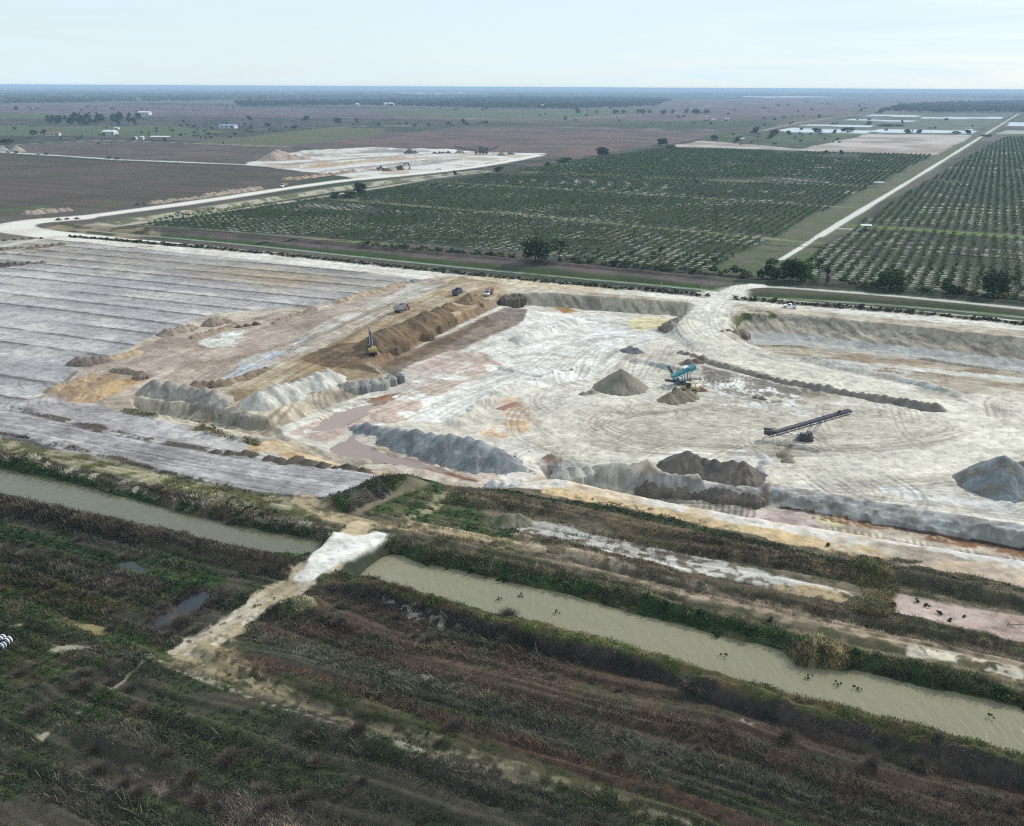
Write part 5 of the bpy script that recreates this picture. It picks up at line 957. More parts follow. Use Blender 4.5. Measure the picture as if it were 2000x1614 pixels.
for i in range(16): tree('far', random.uniform(1190, 1385), random.uniform(221, 224), random.uniform(6, 9), random.uniform(9, 16), 'tree in the broken row across the middle plain', 'broken row of trees on the middle plain')
for x, y, h, w, t in ((1395, 275, 10, 16, 'dark tree at the left of the green scrub corner'), (1440, 277, 9, 14, 'tree beside the little white roof in the scrub corner'), (1475, 262, 13, 22, 'round pale tree beyond the scrub corner'), (1512, 265, 11, 22, 'second pale tree beyond the scrub corner'), (1505, 272, 9, 18, 'dark bush in the middle of the scrub corner'), (1540, 264, 8, 14, 'bush at the left end of the plastic mulch strip'), (1595, 259, 8, 26, 'wide pale tree in front of the plastic mulch'), (1630, 261, 7, 12, 'small tree between two wide pale trees'), (1655, 259, 9, 28, 'wide pale tree right of the small tree'),
    (1697, 245, 7, 16, 'tree on the edge of the mulch beds'), (1762, 242, 7, 7, 'dark round tree among the mulch beds'), (1772, 262, 9, 20, 'dark tree at the pale field edge'), (1795, 261, 7, 14, 'lighter tree right of the dark tree at the pale field'), (1682, 219, 8, 10, 'lone tree near the far track'), (1740, 247, 4, 60, 'long low thicket among the mulch beds'), (1890, 262, 8, 16, 'bush next to the white tent by the orchard road'), (1868, 262, 5, 20, 'low bush left of the white tent'), (1926, 268, 5, 22, 'low bush right of the orchard road'), (1720, 222, 7, 18, 'tree at the left end of the far right wood'), (1310, 290, 6, 22, 'low bush row at the left corner of the pale field')):
    tree('far', x, y, h, w, t)
GS = 'bushes scattered over the far plain'
for (x0, y0, x1, y1, n) in ((0, 208, 470, 218, 16), (300, 238, 560, 262, 34), (350, 262, 470, 270, 10), (1080, 224, 1560, 246, 22), (690, 241, 960, 247, 18), (0, 252, 240, 282, 12), (1400, 262, 1640, 284, 20), (1560, 226, 1900, 258, 14), (860, 206, 1300, 230, 14), (1420, 200, 1720, 222, 12)):
    for i in range(n): tree('far', random.uniform(x0, x1), random.uniform(y0, y1), random.uniform(2.2, 5), random.uniform(3, 10), 'small dark bush dotted about the far plain', GS)
# ---------------------------------------------------------------- woods that read as one mass
def woods(name, polys, n, label, hm=12, col=S(40, 52, 38, 1.0), nq=7, seed=5):
    r = np.random.default_rng(seed); PV, PS, PC = [], [], []
    for P, w in polys:
        Pw = W(P); a = np.array(P, float); pts = []
        m = int(n*w)
        qx = r.uniform(a[:, 0].min(), a[:, 0].max(), m*3); qy = r.uniform(a[:, 1].min(), a[:, 1].max(), m*3)
        ins_ = pdist([tuple(p) for p in P], qx, qy) < 0; qx, qy = qx[ins_][:m], qy[ins_][:m]
        wxy = np.array([at(p, q) for p, q in zip(qx, qy)])
        s = r.uniform(.6, 1.3, len(wxy)); rr_ = np.hypot(wxy[:, 0], wxy[:, 1]); wd = np.maximum(6, rr_/330)*s
        d = r.normal(size=(len(wxy), nq, 3)); d /= np.linalg.norm(d, axis=2)[:, :, None]
        C3 = np.concatenate([wxy, (hm*.5*s)[:, None]], 1)[:, None]+d*np.stack([wd, wd, hm*.42*s], 1)[:, None]*r.uniform(.3, 1, (len(wxy), nq, 1))
        C3[:, :, 2] = np.maximum(C3[:, :, 2], 1); PV.append(C3.reshape(-1, 3)); PS.append(np.repeat(np.minimum(wd, hm*.8), nq)*r.uniform(.8, 1.5, len(wxy)*nq))
        PC.append((col[None, None]*r.uniform(.55, 1.4, (len(wxy), 1, 1))*r.uniform(.7, 1.3, (len(wxy), nq, 1))*np.ones(3)).reshape(-1, 3))
    V, Fa = quads(np.concatenate(PV), 0, np.concatenate(PS), r)
    return tag(mesh_np(name, V, Fa, LEAF, np.repeat(np.concatenate(PC), 4, 0)), label, kind='stuff')
woods('woods', [([(455, 200), (700, 197), (900, 193), (1000, 190), (1280, 192), (1310, 196), (1275, 207), (1130, 212), (1000, 212), (860, 209), (700, 206), (470, 207)], 1.0)], 3600, 'long dark wood across the middle of the plain', hm=14)
woods('woods', [([(1720, 217), (1760, 207), (1850, 201), (2050, 198), (2050, 222), (1990, 219), (1800, 219)], 1.0)], 1300, 'dark wood on the plain at the far right', hm=14, seed=6)
woods('woods', [([(-60, 176), (600, 179), (2060, 181), (2060, 196), (1700, 186), (1000, 188), (450, 196), (-60, 204)], 1.0)], 5200, 'hazy woods merging along the horizon', hm=12, seed=7)
# ---------------------------------------------------------------- scrub and grass of the foreground
def cover(name, N, label, want, seed, r0=72, r1=330, nb=8, leafy=False, mat=None):
    r = np.random.default_rng(seed); a = r.uniform(-math.radians(37), math.radians(37), N*3); t = r.random(N*3); q = (r0**.5+t*(r1**.5-r0**.5))**2
    x, y = q*np.sin(a), q*np.cos(a); vh = look(x, y, VH); c = look(x, y, GC); z = look(x, y, GZ)
    c = c*.85+c.mean(1)[:, None]*.15*np.array([1.08, 1.0, .84]) if not leafy else c
    green = c[:, 1]/(c[:, 0]+1e-6); k = want(vh, green) & (z > WL+.1) & (r.random(N*3) < np.clip(vh*2.2, .1, 1)); k = np.nonzero(k)[0][:N]
    x, y, z, c, vh, q = x[k], y[k], z[k], c[k], vh[k], q[k]; n = len(k)
    cl = .45+1.1*fbm(x/2.1, y/2.1, seed, 3); hgt = vh*cl*r.uniform(.6, 1.35, n); tint = r.uniform(.4, 1.65, n)*(.7+.6*fbm(x/1.3, y/1.3, seed+3, 2))
    px_ = np.clip(q/130, .7, 2.2)
    if leafy:
        d = r.normal(size=(n, nb, 3)); d /= np.linalg.norm(d, axis=2)[:, :, None]; rad = (.25+.45*hgt)
        cen = np.stack([x, y, z+hgt*.55], 1)[:, None]+d*np.stack([rad*1.2, rad*1.2, hgt*.5], 1)[:, None]; sz = np.repeat(.22*px_*r.uniform(.8, 1.6, n), nb)
        V, Fa = quads(cen.reshape(-1, 3), 0, sz, r); col = np.repeat((c*tint[:, None]*1.25)[:, None]*r.uniform(.6, 1.45, (n, nb, 1)), 4, 0).reshape(-1, 3) if False else np.repeat((((c*.8+c.mean(1)[:, None]*.2)*tint[:, None]*1.35)[:, None]*r.uniform(.6, 1.45, (n, nb, 1))).reshape(-1, 3), 4, 0)
    else:
        ba = r.uniform(0, 6.28, (n, nb)); le = r.uniform(.3, 1.0, (n, nb)); L_ = hgt[:, None]*r.uniform(.7, 1.5, (n, nb)); bx = x[:, None]+r.normal(0, .3, (n, nb)); by = y[:, None]+r.normal(0, .3, (n, nb)); bz = z[:, None]+0*bx-.05
        wv = (.034*px_[:, None]*r.uniform(.7, 1.6, (n, nb))); sx, sy = -np.sin(ba)*wv, np.cos(ba)*wv
        tx, ty, tz = bx+np.cos(ba)*le*L_, by+np.sin(ba)*le*L_, bz+L_*np.sqrt(1-.7*le**2)
        V = np.stack([np.stack([bx-sx, by-sy, bz], 2), np.stack([bx+sx, by+sy, bz], 2), np.stack([tx+sx*.5, ty+sy*.5, tz], 2), np.stack([tx-sx*.5, ty-sy*.5, tz], 2)], 2).reshape(-1, 3); Fa = np.arange(n*nb*4).reshape(-1, 4)
        col = np.repeat(((c*tint[:, None]*1.5)[:, None]*r.uniform(.45, 1.8, (n, nb, 1))*(1+.06*r.normal(size=(n, nb, 3)))).reshape(-1, 3), 4, 0)
    print(name, n); return tag(mesh_np(name, V, Fa, mat or LEAF, col.clip(.004, .9)), label, kind='stuff')
cover('dry_scrub', 120000, 'brown dry scrub covering the banks and ground in front', lambda v, g: (v > .1) & (g < 1.12), 71, mat=TWIG)
cover('green_undergrowth', 70000, 'green weeds and grass on the canal banks and in the scrub', lambda v, g: (v > .1) & (g >= 1.04), 72, leafy=True, nb=7)
# bare twiggy bushes standing out of the scrub
def twiggy(seed, n, w, h, col):
    r = np.random.default_rng(seed); a = r.uniform(0, 6.28, n); e = r.uniform(.35, 1.5, n); L_ = r.uniform(.5, 1, n)*h*1.15; b0 = r.normal(0, .16*w, (n, 2)); dx, dy, dz = np.cos(a)*np.cos(e)*L_*w/h*.75, np.sin(a)*np.cos(e)*L_*w/h*.75, np.sin(e)*L_
    wv = r.uniform(.015, .04, n); sx, sy = -np.sin(a)*wv, np.cos(a)*wv; t = r.uniform(.0, .45, n); p0 = np.stack([b0[:, 0]+dx*t, b0[:, 1]+dy*t, dz*t-.05], 1); p1 = np.stack([b0[:, 0]+dx, b0[:, 1]+dy, dz], 1); s_ = np.stack([sx, sy, 0*sx], 1)
    return np.stack([p0-s_, p0+s_, p1+s_*.4, p1-s_*.4], 1).reshape(-1, 3), np.arange(n*4).reshape(-1, 4), np.repeat(col[None]*r.uniform(.5, 1.5, (n, 1)), 4, 0)
tw = []
for k_, c_ in enumerate((S(92, 84, 74, 1.0), S(86, 74, 62, 1.0), S(104, 96, 82, 1.0))):
    V, Fa, cc_ = twiggy(400+k_, 520, 2.4, 1.3, c_); tw.append([tag(mesh_np('twiggy_bush', V, Fa, TWIG, cc_), 'bare grey twiggy bush among the dark scrub of the foreground', 'bush', 'bare bushes in the foreground scrub'), False])
random.seed(12)
for (x0, y0, x1, y1, n) in ((150, 1120, 290, 1235, 22), (300, 1215, 420, 1255, 10), (0, 1290, 280, 1400, 18), (60, 1440, 640, 1600, 34), (480, 1400, 900, 1560, 22), (640, 1180, 1000, 1260, 16), (1000, 1280, 1900, 1500, 30), (0, 1000, 500, 1100, 16)):
    for _ in range(n):
        x, y = at(random.uniform(x0, x1), random.uniform(y0, y1)); v = float(look(x, y, VH)[0])
        if v < .12 or random.random() < .45: continue
        e = random.choice(tw); s = random.uniform(.45, 1.15)
        if e[1]: o = e[0].copy(); C.objects.link(o)
        else: o = e[0]; e[1] = True
        o.location = (x, y, zat(x, y)-.05); o.rotation_euler = (0, 0, random.uniform(0, 6.28)); o.scale = (s*random.uniform(.9, 1.4), s, s*random.uniform(.7, 1.1))
# long dead stems leaning over the dark scrub
r = np.random.default_rng(77); N = 2600; a = r.uniform(-.6, .6, N); q = r.uniform(80, 150, N); x, y = q*np.sin(a), q*np.cos(a)
k = (look(x, y, VH) > .35) & (fbm(x/12, y/12, 601, 3) > .48); x, y = x[k], y[k]; n = len(x); z = look(x, y, GZ); d = r.normal(.3, 1.0, n)+2.2; L_ = r.uniform(.9, 2.2, n); e = r.uniform(.1, .7, n); w_ = .035
dx, dy = np.cos(d)*np.cos(e), np.sin(d)*np.cos(e); sx, sy = -np.sin(d)*w_, np.cos(d)*w_
V = np.stack([np.stack([x-sx, y-sy, z+.2], 1), np.stack([x+sx, y+sy, z+.2], 1), np.stack([x+dx*L_+sx, y+dy*L_+sy, z+.2+L_*np.sin(e)], 1), np.stack([x+dx*L_-sx, y+dy*L_-sy, z+.2+L_*np.sin(e)], 1)], 1).reshape(-1, 3)
tag(mesh_np('dead_stems', V, np.arange(n*4).reshape(-1, 4), TWIG, np.repeat(S(132, 120, 104)[None]*r.uniform(.35, 1.1, (n, 1)), 4, 0)), 'pale dead stems leaning through the scrub in front', kind='stuff')
# ================================================================ vehicles, machines, buildings
WHITE = mat_paint('white_paint', (.78, .80, .82), rough=.3, dirt=.15); GREY = mat_paint('grey_steel', (.36, .37, .40), rough=.45, metal=.3, dirt=.4); DKBLUE = mat_paint('dark_blue_steel', (.05, .06, .10), rough=.5, dirt=.3)
BLACK = mat_paint('black_rubber', (.022, .022, .024), rough=.8, dirt=.45); DARK = mat_paint('dark_steel', (.05, .05, .06), rough=.6, dirt=.3); RED = mat_paint('red_paint', (.30, .08, .06), rough=.4, dirt=.3)
ORANGE = mat_paint('orange_paint', (.36, .17, .09), rough=.45, dirt=.3); YEL = mat_paint('yellow_paint', (.36, .26, .09), rough=.5, dirt=.45); TEAL = mat_paint('teal_paint', (.02, .22, .26), rough=.5, dirt=.5); PURP = mat_paint('dark_violet_steel', (.055, .05, .085), rough=.6, dirt=.25)
BELT = mat_paint('grey_belt', (.07, .07, .09), rough=.8, dirt=.3); GLASS = mat_paint('dark_glass', (.02, .03, .04), rough=.08, dirt=.05, spec=.6); CHROME = mat_paint('bare_metal', (.6, .6, .6), rough=.3, metal=.8, dirt=.3); LAMP = mat_paint('lamp_lens', (.7, .7, .66), rough=.15, dirt=.05); RLAMP = mat_paint('red_lens', (.4, .03, .02), rough=.2, dirt=.05)
ROOFW = mat_paint('white_metal_roof', (.60, .62, .65), rough=.4, dirt=.25); ROOFB = mat_paint('blue_roof', (.14, .26, .42), rough=.45, dirt=.25); ROOFR = mat_paint('red_brown_roof', (.20, .10, .08), rough=.8, dirt=.2); WALLW = mat_paint('pale_wall', (.60, .60, .58), rough=.8, dirt=.25); WOOD = mat_paint('grey_wood', (.16, .14, .11), rough=.9, dirt=.3); PLAST = mat_paint('white_plastic_wrap', (.72, .73, .78), rough=.3, dirt=.12); NAVY = mat_paint('dark_roll_plastic', (.03, .035, .06), rough=.4, dirt=.15)
def wheel(parent, x, y, r, w, rim=CHROME, name='wheel'):
    m = MB(); m.tube((0, -w/2, 0), (0, w/2, 0), r, 20); t = m.build(name, BLACK, parent, (x, y, r))
    m = MB(); m.tube((0, -w/2-.02, 0), (0, w/2+.02, 0), r*.55, 14); m.build('rim', rim, t)
    return t
def place(o, px, py, az, z=None):
    x, y = at(px, py, 0 if z is None else z); o.location = (x, y, zat(x, y)+.03); o.rotation_euler = (0, 0, math.pi/2-az); return o
def pickup(px, py, az, label):
    t = tag(empty('pickup_truck', (0, 0, 0)), label, 'pickup truck')
    m = MB(); m.prism([(-2.85, .55), (2.75, .5), (2.85, .9), (2.7, 1.12), (1.3, 1.2), (-.55, 1.2), (-.55, .95), (-2.85, .95)], -.98, .98, .06); m.build('body', WHITE, t)
    m = MB()
    for y in (-.93, .93): m.box((-1.7, y, 1.05), (2.35, .1, .38), bev=.02)
    m.box((-.6, 0, 1.05), (.1, 1.86, .38), bev=.02); m.build('bed', WHITE, t)
    m = MB(); m.box((-2.85, 0, 1.02), (.09, 1.8, .46), bev=.02); m.build('tailgate', WHITE, t)
    m = MB(); m.box((-1.7, 0, .985), (2.2, 1.74, .05)); m.build('bed_floor', DARK, t)
    m = MB(); m.prism([(1.35, 1.2), (.55, 1.84), (-.35, 1.88), (-.62, 1.2)], -.86, .86, .05); cab = m.build('cab', WHITE, t)
    m = MB(); m.prism([(1.36, 1.26), (.68, 1.79), (.60, 1.79), (1.26, 1.24)], -.76, .76); m.build('windscreen', GLASS, cab)
    for y in (-.872, .872): m = MB(); m.prism([(1.02, 1.27), (.5, 1.74), (-.28, 1.76), (-.46, 1.27)], y-.012, y+.012); m.build('side_window', GLASS, cab)
    for x in (1.85, -1.75):
        for y in (-.88, .88): wheel(t, x, y, .40, .26)
    for y in (-.72, .72):
        m = MB(); m.box((2.80, y, .92), (.10, .36, .2), bev=.02); m.build('headlight', LAMP, t); m = MB(); m.box((-2.88, y*1.22, .98), (.06, .12, .34)); m.build('tail_light', RLAMP, t)
    m = MB(); m.box((2.86, 0, .56), (.16, 1.9, .22), bev=.03); m.build('bumper', CHROME, t)
    for y in (-1.05, 1.05): m = MB(); m.box((.95, y, 1.28), (.12, .2, .16), bev=.02); m.build('mirror', BLACK, t)
    return place(t, px, py, az)
def dump_truck(px, py, az, body, cabm, label, sc=1.0, load=False, name='dump_truck', group=None):
    t = tag(empty(name, (0, 0, 0)), label, 'dump truck', group)
    m = MB(); m.box((-.3, 0, .95), (8.0, .9, .35)); m.build('chassis', DARK, t)
    m = MB(); m.box((-1.7, 0, 1.28), (5.2, 2.4, .16), bev=.03)
    for y in (-1.2, 1.2):
        m.box((-1.7, y, 2.05), (5.2, .1, 1.5), bev=.02)
        for k in range(7): m.box((-4.1+k*.8, y*1.05, 2.05), (.12, .1, 1.44))
        m.box((-1.7, y*1.02, 2.82), (5.3, .16, .12))
    m.box((.88, 0, 2.2), (.12, 2.4, 1.9), bev=.02); m.box((1.3, 0, 3.08), (1.0, 2.3, .1), bev=.02); b = m.build('dump_body', body, t)
    m = MB(); m.box((-4.32, 0, 2.02), (.1, 2.4, 1.44), bev=.02); m.build('tailgate', body, b)
    if load: m = MB(); m.prism([(-4.0, 1.4), (-3.4, 2.5), (-1.6, 3.0), (.1, 2.6), (.7, 1.4)], -1.1, 1.1, .25); m.build('sand_load', mat_paint('load_sand', (.28, .24, .19), rough=.95, dirt=.4), b)
    m = MB(); m.prism([(1.15, .75), (4.0, .75), (4.05, 1.5), (2.75, 1.72), (2.45, 2.75), (1.3, 2.82), (1.15, 2.4)], -1.12, 1.12, .07); c = m.build('cab', cabm, t)
    m = MB(); m.prism([(2.80, 1.76), (2.52, 2.66), (2.44, 2.66), (2.7, 1.74)], -1.0, 1.0); m.build('windscreen', GLASS, c)
    for y in (-1.135, 1.135): m = MB(); m.prism([(2.5, 1.75), (2.3, 2.55), (1.5, 2.58), (1.5, 1.75)], y-.012, y+.012); m.build('side_window', GLASS, c)
    m = MB(); m.box((4.08, 0, 1.1), (.1, 1.3, .7), bev=.02); m.build('grille', CHROME, c)
    for y in (-.95, .95): m = MB(); m.box((4.05, y, 1.05), (.1, .36, .26), bev=.03); m.build('headlight', LAMP, c)
    m = MB(); m.tube((1.05, .9, 1.2), (1.05, .9, 3.3), .09, 10); m.build('exhaust_stack', CHROME, t)
    for x in (3.1, -1.9, -3.2):
        for y in ((-1.05, 1.05) if x > 0 else (-.95, .95)): wheel(t, x, y, .52, .36 if x > 0 else .56)
    t.scale = (sc, sc, sc); return place(t, px, py, az)
def excavator(px, py, az, label, z=None, sc=1.0, boomup=True, body=None, arm=None):
    body, arm = body or YEL, arm or DKBLUE
    t = tag(empty('excavator', (0, 0, 0)), label, 'excavator')
    for y in (-1.25, 1.25):
        m = MB(); m.prism([(-2.1, .12), (-1.7, 0), (1.7, 0), (2.1, .12), (2.25, .5), (2.0, .9), (1.6, 1.0), (-1.6, 1.0), (-2.0, .9), (-2.25, .5)], y-.32, y+.32, .04); tr = m.build('track', BLACK, t)
        m = MB()
        for x in (-1.5, -.75, 0, .75, 1.5): m.tube((x, y-.35, .35), (x, y+.35, .35), .2, 10)
        m.build('rollers', DARK, tr)
    m = MB(); m.tube((0, 0, .7), (0, 0, 1.25), .75, 16); m.box((0, 0, .6), (2.2, 2.0, .35)); m.build('undercarriage', DARK, t)
    m = MB(); m.box((-.6, 0, 1.75), (3.6, 2.7, 1.0), bev=.1); m.box((-.9, -.5, 2.4), (2.4, 1.6, .5), bev=.08); m.build('engine_house', body, t)
    m = MB(); m.prism([(-2.9, 1.25), (-2.2, 1.25), (-2.2, 2.5), (-2.75, 2.4), (-3.0, 2.0)], -1.4, 1.4, .1); m.build('counterweight', YEL if body is YEL else body, t)
    m = MB(); m.prism([(-.1, 1.3), (1.55, 1.3), (1.6, 1.9), (1.25, 3.05), (-.05, 3.1)], .35, 1.35, .06); c = m.build('cab', DARK, t)
    m = MB(); m.prism([(1.62, 1.95), (1.30, 2.98), (1.24, 2.98), (1.56, 1.95)], .45, 1.25); m.build('windscreen', GLASS, c)
    m = MB(); m.prism([(1.4, 1.95), (1.15, 2.9), (.1, 2.92), (.1, 1.95)], 1.345, 1.37); m.build('side_window', GLASS, c)
    if boomup: B, E_, K = (4.2, 6.4), (6.2, 7.6), (7.2, 3.4)
    else: B, E_, K = (3.8, 4.6), (6.0, 4.4), (7.0, 1.4)
    m = MB(); m.prism([(1.0, 1.6), (1.5, 1.5), (B[0]+.25, B[1]-.45), (E_[0]+.1, E_[1]-.3), (E_[0], E_[1]+.1), (B[0]-.25, B[1]+.2)], -.3, .3, .04); m.build('boom', arm, t)
    m = MB(); m.prism([(E_[0]-.7, E_[1]+.35), (E_[0]+.2, E_[1]+.3), (K[0]+.2, K[1]), (K[0]-.2, K[1]-.1)], -.24, .24, .03); m.build('stick', arm, t)
    m = MB(); m.prism([(K[0]-.3, K[1]+.1), (K[0]+.3, K[1]+.1), (K[0]+.35, K[1]-.7), (K[0]-.1, K[1]-1.3), (K[0]-.9, K[1]-1.1), (K[0]-.6, K[1]-.7)], -.65, .65, .04); m.build('bucket', DARK, t)
    for y in (-.42, .42): m = MB(); m.tube((1.5, y, 1.5), ((1.3+B[0])/2, y, (1.6+B[1])/2+.1), .11, 10); m.tube(((1.3+B[0])/2, y, (1.6+B[1])/2+.1), (B[0]-.5, y, B[1]-.5), .07, 10); m.build('hydraulic_ram', CHROME, t)
    m = MB(); m.tube((B[0], 0, B[1]+.3), (E_[0]-.6, 0, E_[1]+.4), .1, 10); m.build('stick_ram', CHROME, t)
    m = MB(); m.tube((-1.6, -.8, 2.6), (-1.6, -.8, 3.2), .08, 8); m.build('exhaust_pipe', DARK, t)
    t.scale = (sc,)*3; return place(t, px, py, az, z)
def loader(px, py, az, label, z=None, sc=1.0, body=None, lift=.6):
    body = body or mat_paint('faded_yellow_paint', (.46, .34, .16), rough=.6, dirt=.5)
    t = tag(empty('wheel_loader', (0, 0, 0)), label, 'wheel loader')
    m = MB(); m.prism([(-3.6, 1.0), (-.6, .9), (-.6, 2.1), (-1.4, 2.35), (-3.3, 2.25), (-3.7, 1.8)], -1.0, 1.0, .1); m.build('engine_hood', body, t)
    m = MB(); m.box((.8, 0, 1.2), (2.6, 1.2, .9), bev=.08); m.build('front_frame', body, t)
    m = MB(); m.prism([(-1.0, 1.9), (.55, 1.9), (.6, 2.4), (.35, 3.5), (-.9, 3.55)], -.75, .75, .06); c = m.build('cab', DARK, t)
    m = MB(); m.box((-.25, 0, 3.58), (1.6, 1.66, .1), bev=.03); m.build('cab_roof', body, c)
    m = MB(); m.prism([(.63, 2.45), (.39, 3.42), (.34, 3.42), (.57, 2.45)], -.65, .65); m.build('windscreen', GLASS, c)
    for y in (-.762, .762): m = MB(); m.prism([(.45, 2.3), (.25, 3.4), (-.8, 3.42), (-.8, 2.3)], y-.01, y+.01); m.build('side_window', GLASS, c)
    for y in (-.55, .55): m = MB(); m.prism([(.6, 2.0), (1.0, 2.2), (3.3, lift+.5), (3.3, lift+.1), (2.6, lift+.5), (.9, 1.7)], y-.12, y+.12, .02); m.build('lift_arm', body, t)
    m = MB(); b = [(3.2, lift), (3.9, lift-.5), (4.7, lift-.45), (4.65, lift-.38), (3.95, lift-.4), (3.32, lift+.1), (3.5, lift+.95), (3.35, lift+1.0)]
    m.prism(b, -1.6, 1.6)
    for y in (-1.6, 1.6): m.prism([(3.2, lift), (3.9, lift-.5), (4.7, lift-.45), (3.5, lift+.95), (3.35, lift+1.0)], y-.04, y+.04)
    m.build('bucket', DARK, t)
    for x in (1.6, -2.0):
        for y in (-1.1, 1.1): wheel(t, x, y, .82, .62, rim=body)
    m = MB(); m.tube((-2.4, .4, 2.2), (-2.4, .4, 3.1), .08, 8); m.build('exhaust_pipe', DARK, t)
    t.scale = (sc,)*3; return place(t, px, py, az, z)
HA = azpx((1600, 603), (1400, 586))
pickup(1543, 601, HA, 'white pickup truck with open dark bed on the haul road')
BA = azpx((700, 640), (880, 560))
dump_truck(786, 608, BA+.15, GREY, RED, 'grey dump truck with red cab driving up the sandy bench road')
dump_truck(894, 576, math.radians(18), DKBLUE, DARK, 'dark blue dump truck with open bed near the haul road', sc=.92)
dump_truck(954, 577, math.radians(196), RED, WHITE, 'white and red truck facing the camera behind the soil cone', sc=.92, load=True)
excavator(727, 692, math.radians(-14), 'yellow and dark blue excavator with raised boom at the long soil heap')
WA = azpx((1352, 768), (1305, 768), FL)
loader(1342, 768, WA+.1, 'tan wheel loader with dark bucket in front of the teal machine', z=FL, sc=1.0)
# teal screening plant
def screener(px, py, az):
    t = tag(empty('screening_plant', (0, 0, 0)), 'teal screening machine with dark conveyors on the pit floor', 'screening machine')
    for y in (-1.3, 1.3):
        m = MB(); m.prism([(-2.0, .1), (-1.6, 0), (1.6, 0), (2.0, .1), (2.2, .45), (1.9, .8), (-1.9, .8), (-2.2, .45)], y-.25, y+.25, .04); m.build('track', BLACK, t)
    m = MB(); m.box((0, 0, 1.15), (6.0, 1.9, .5), bev=.05); m.box((-2.2, 0, 1.8), (1.6, 1.8, 1.0), bev=.06); m.build('chassis', DKBLUE, t)
    m = MB()
    for x, y in ((-2.4, -.9), (-2.4, .9), (2.2, -.9), (2.2, .9), (.4, -.9), (.4, .9)): m.box((x, y, 2.0), (.22, .22, 2.4))
    m.build('support_legs', TEAL, t)
    m = MB(); m.prism([(-3.4, 2.1), (3.0, 4.3), (2.7, 5.5), (1.9, 5.6), (-3.7, 3.3)], -1.15, 1.15, .06); sb = m.build('screen_box', TEAL, t)
    m = MB()
    for k in range(5): x = -2.6+k*1.2; m.box((x, -1.2, 3.0+k*.42), (.16, .1, 1.2), (0, -.34, 0)); m.box((x, 1.2, 3.0+k*.42), (.16, .1, 1.2), (0, -.34, 0))
    m.build('stiffeners', TEAL, sb)
    m = MB(); m.prism([(-3.2, 2.3), (2.8, 4.42), (2.7, 4.7), (-3.3, 2.6)], -1.19, -1.15); m.build('white_stripe', WHITE, sb)
    m = MB(); m.prism([(1.2, 5.2), (3.9, 6.3), (4.1, 5.2), (2.9, 4.5)], -1.5, 1.5, .05); h = m.build('feed_hopper', TEAL, t)
    m = MB(); m.box((.8, 0, 5.72), (1.7, 1.9, .3), (0, -.35, 0), bev=.05); m.build('cover', WHITE, h)
    m = MB(); m.box((4.6, 0, 1.5), (4.2, 1.0, .24), (0, .12, 0), bev=.03); m.build('tail_conveyor', DARK, t)
    m = MB(); m.box((-2.2, 3.6, 3.1), (.9, 6.2, .22), (.42, 0, 0), bev=.03)
    for x in (-2.6, -1.8): m.box((-2.2+(x+2.2), 3.6, 3.3), (.07, 6.2, .3), (.42, 0, 0))
    m.build('side_conveyor', DARK, t)
    m = MB(); m.box((-4.6, -.3, 1.9), (3.4, .9, .22), (0, .22, 0), bev=.03); m.box((-4.6, -.3, 1.5), (3.2, .1, .5), (0, .22, 0)); m.build('front_conveyor', DARK, t)
    m = MB(); m.box((-2.3, 0, 2.55), (1.3, 1.5, .5), bev=.05); m.build('engine_box', DKBLUE, t)
    return place(t, px, py, az, FL)
screener(1332, 750, azpx((1310, 750), (1360, 746), FL))
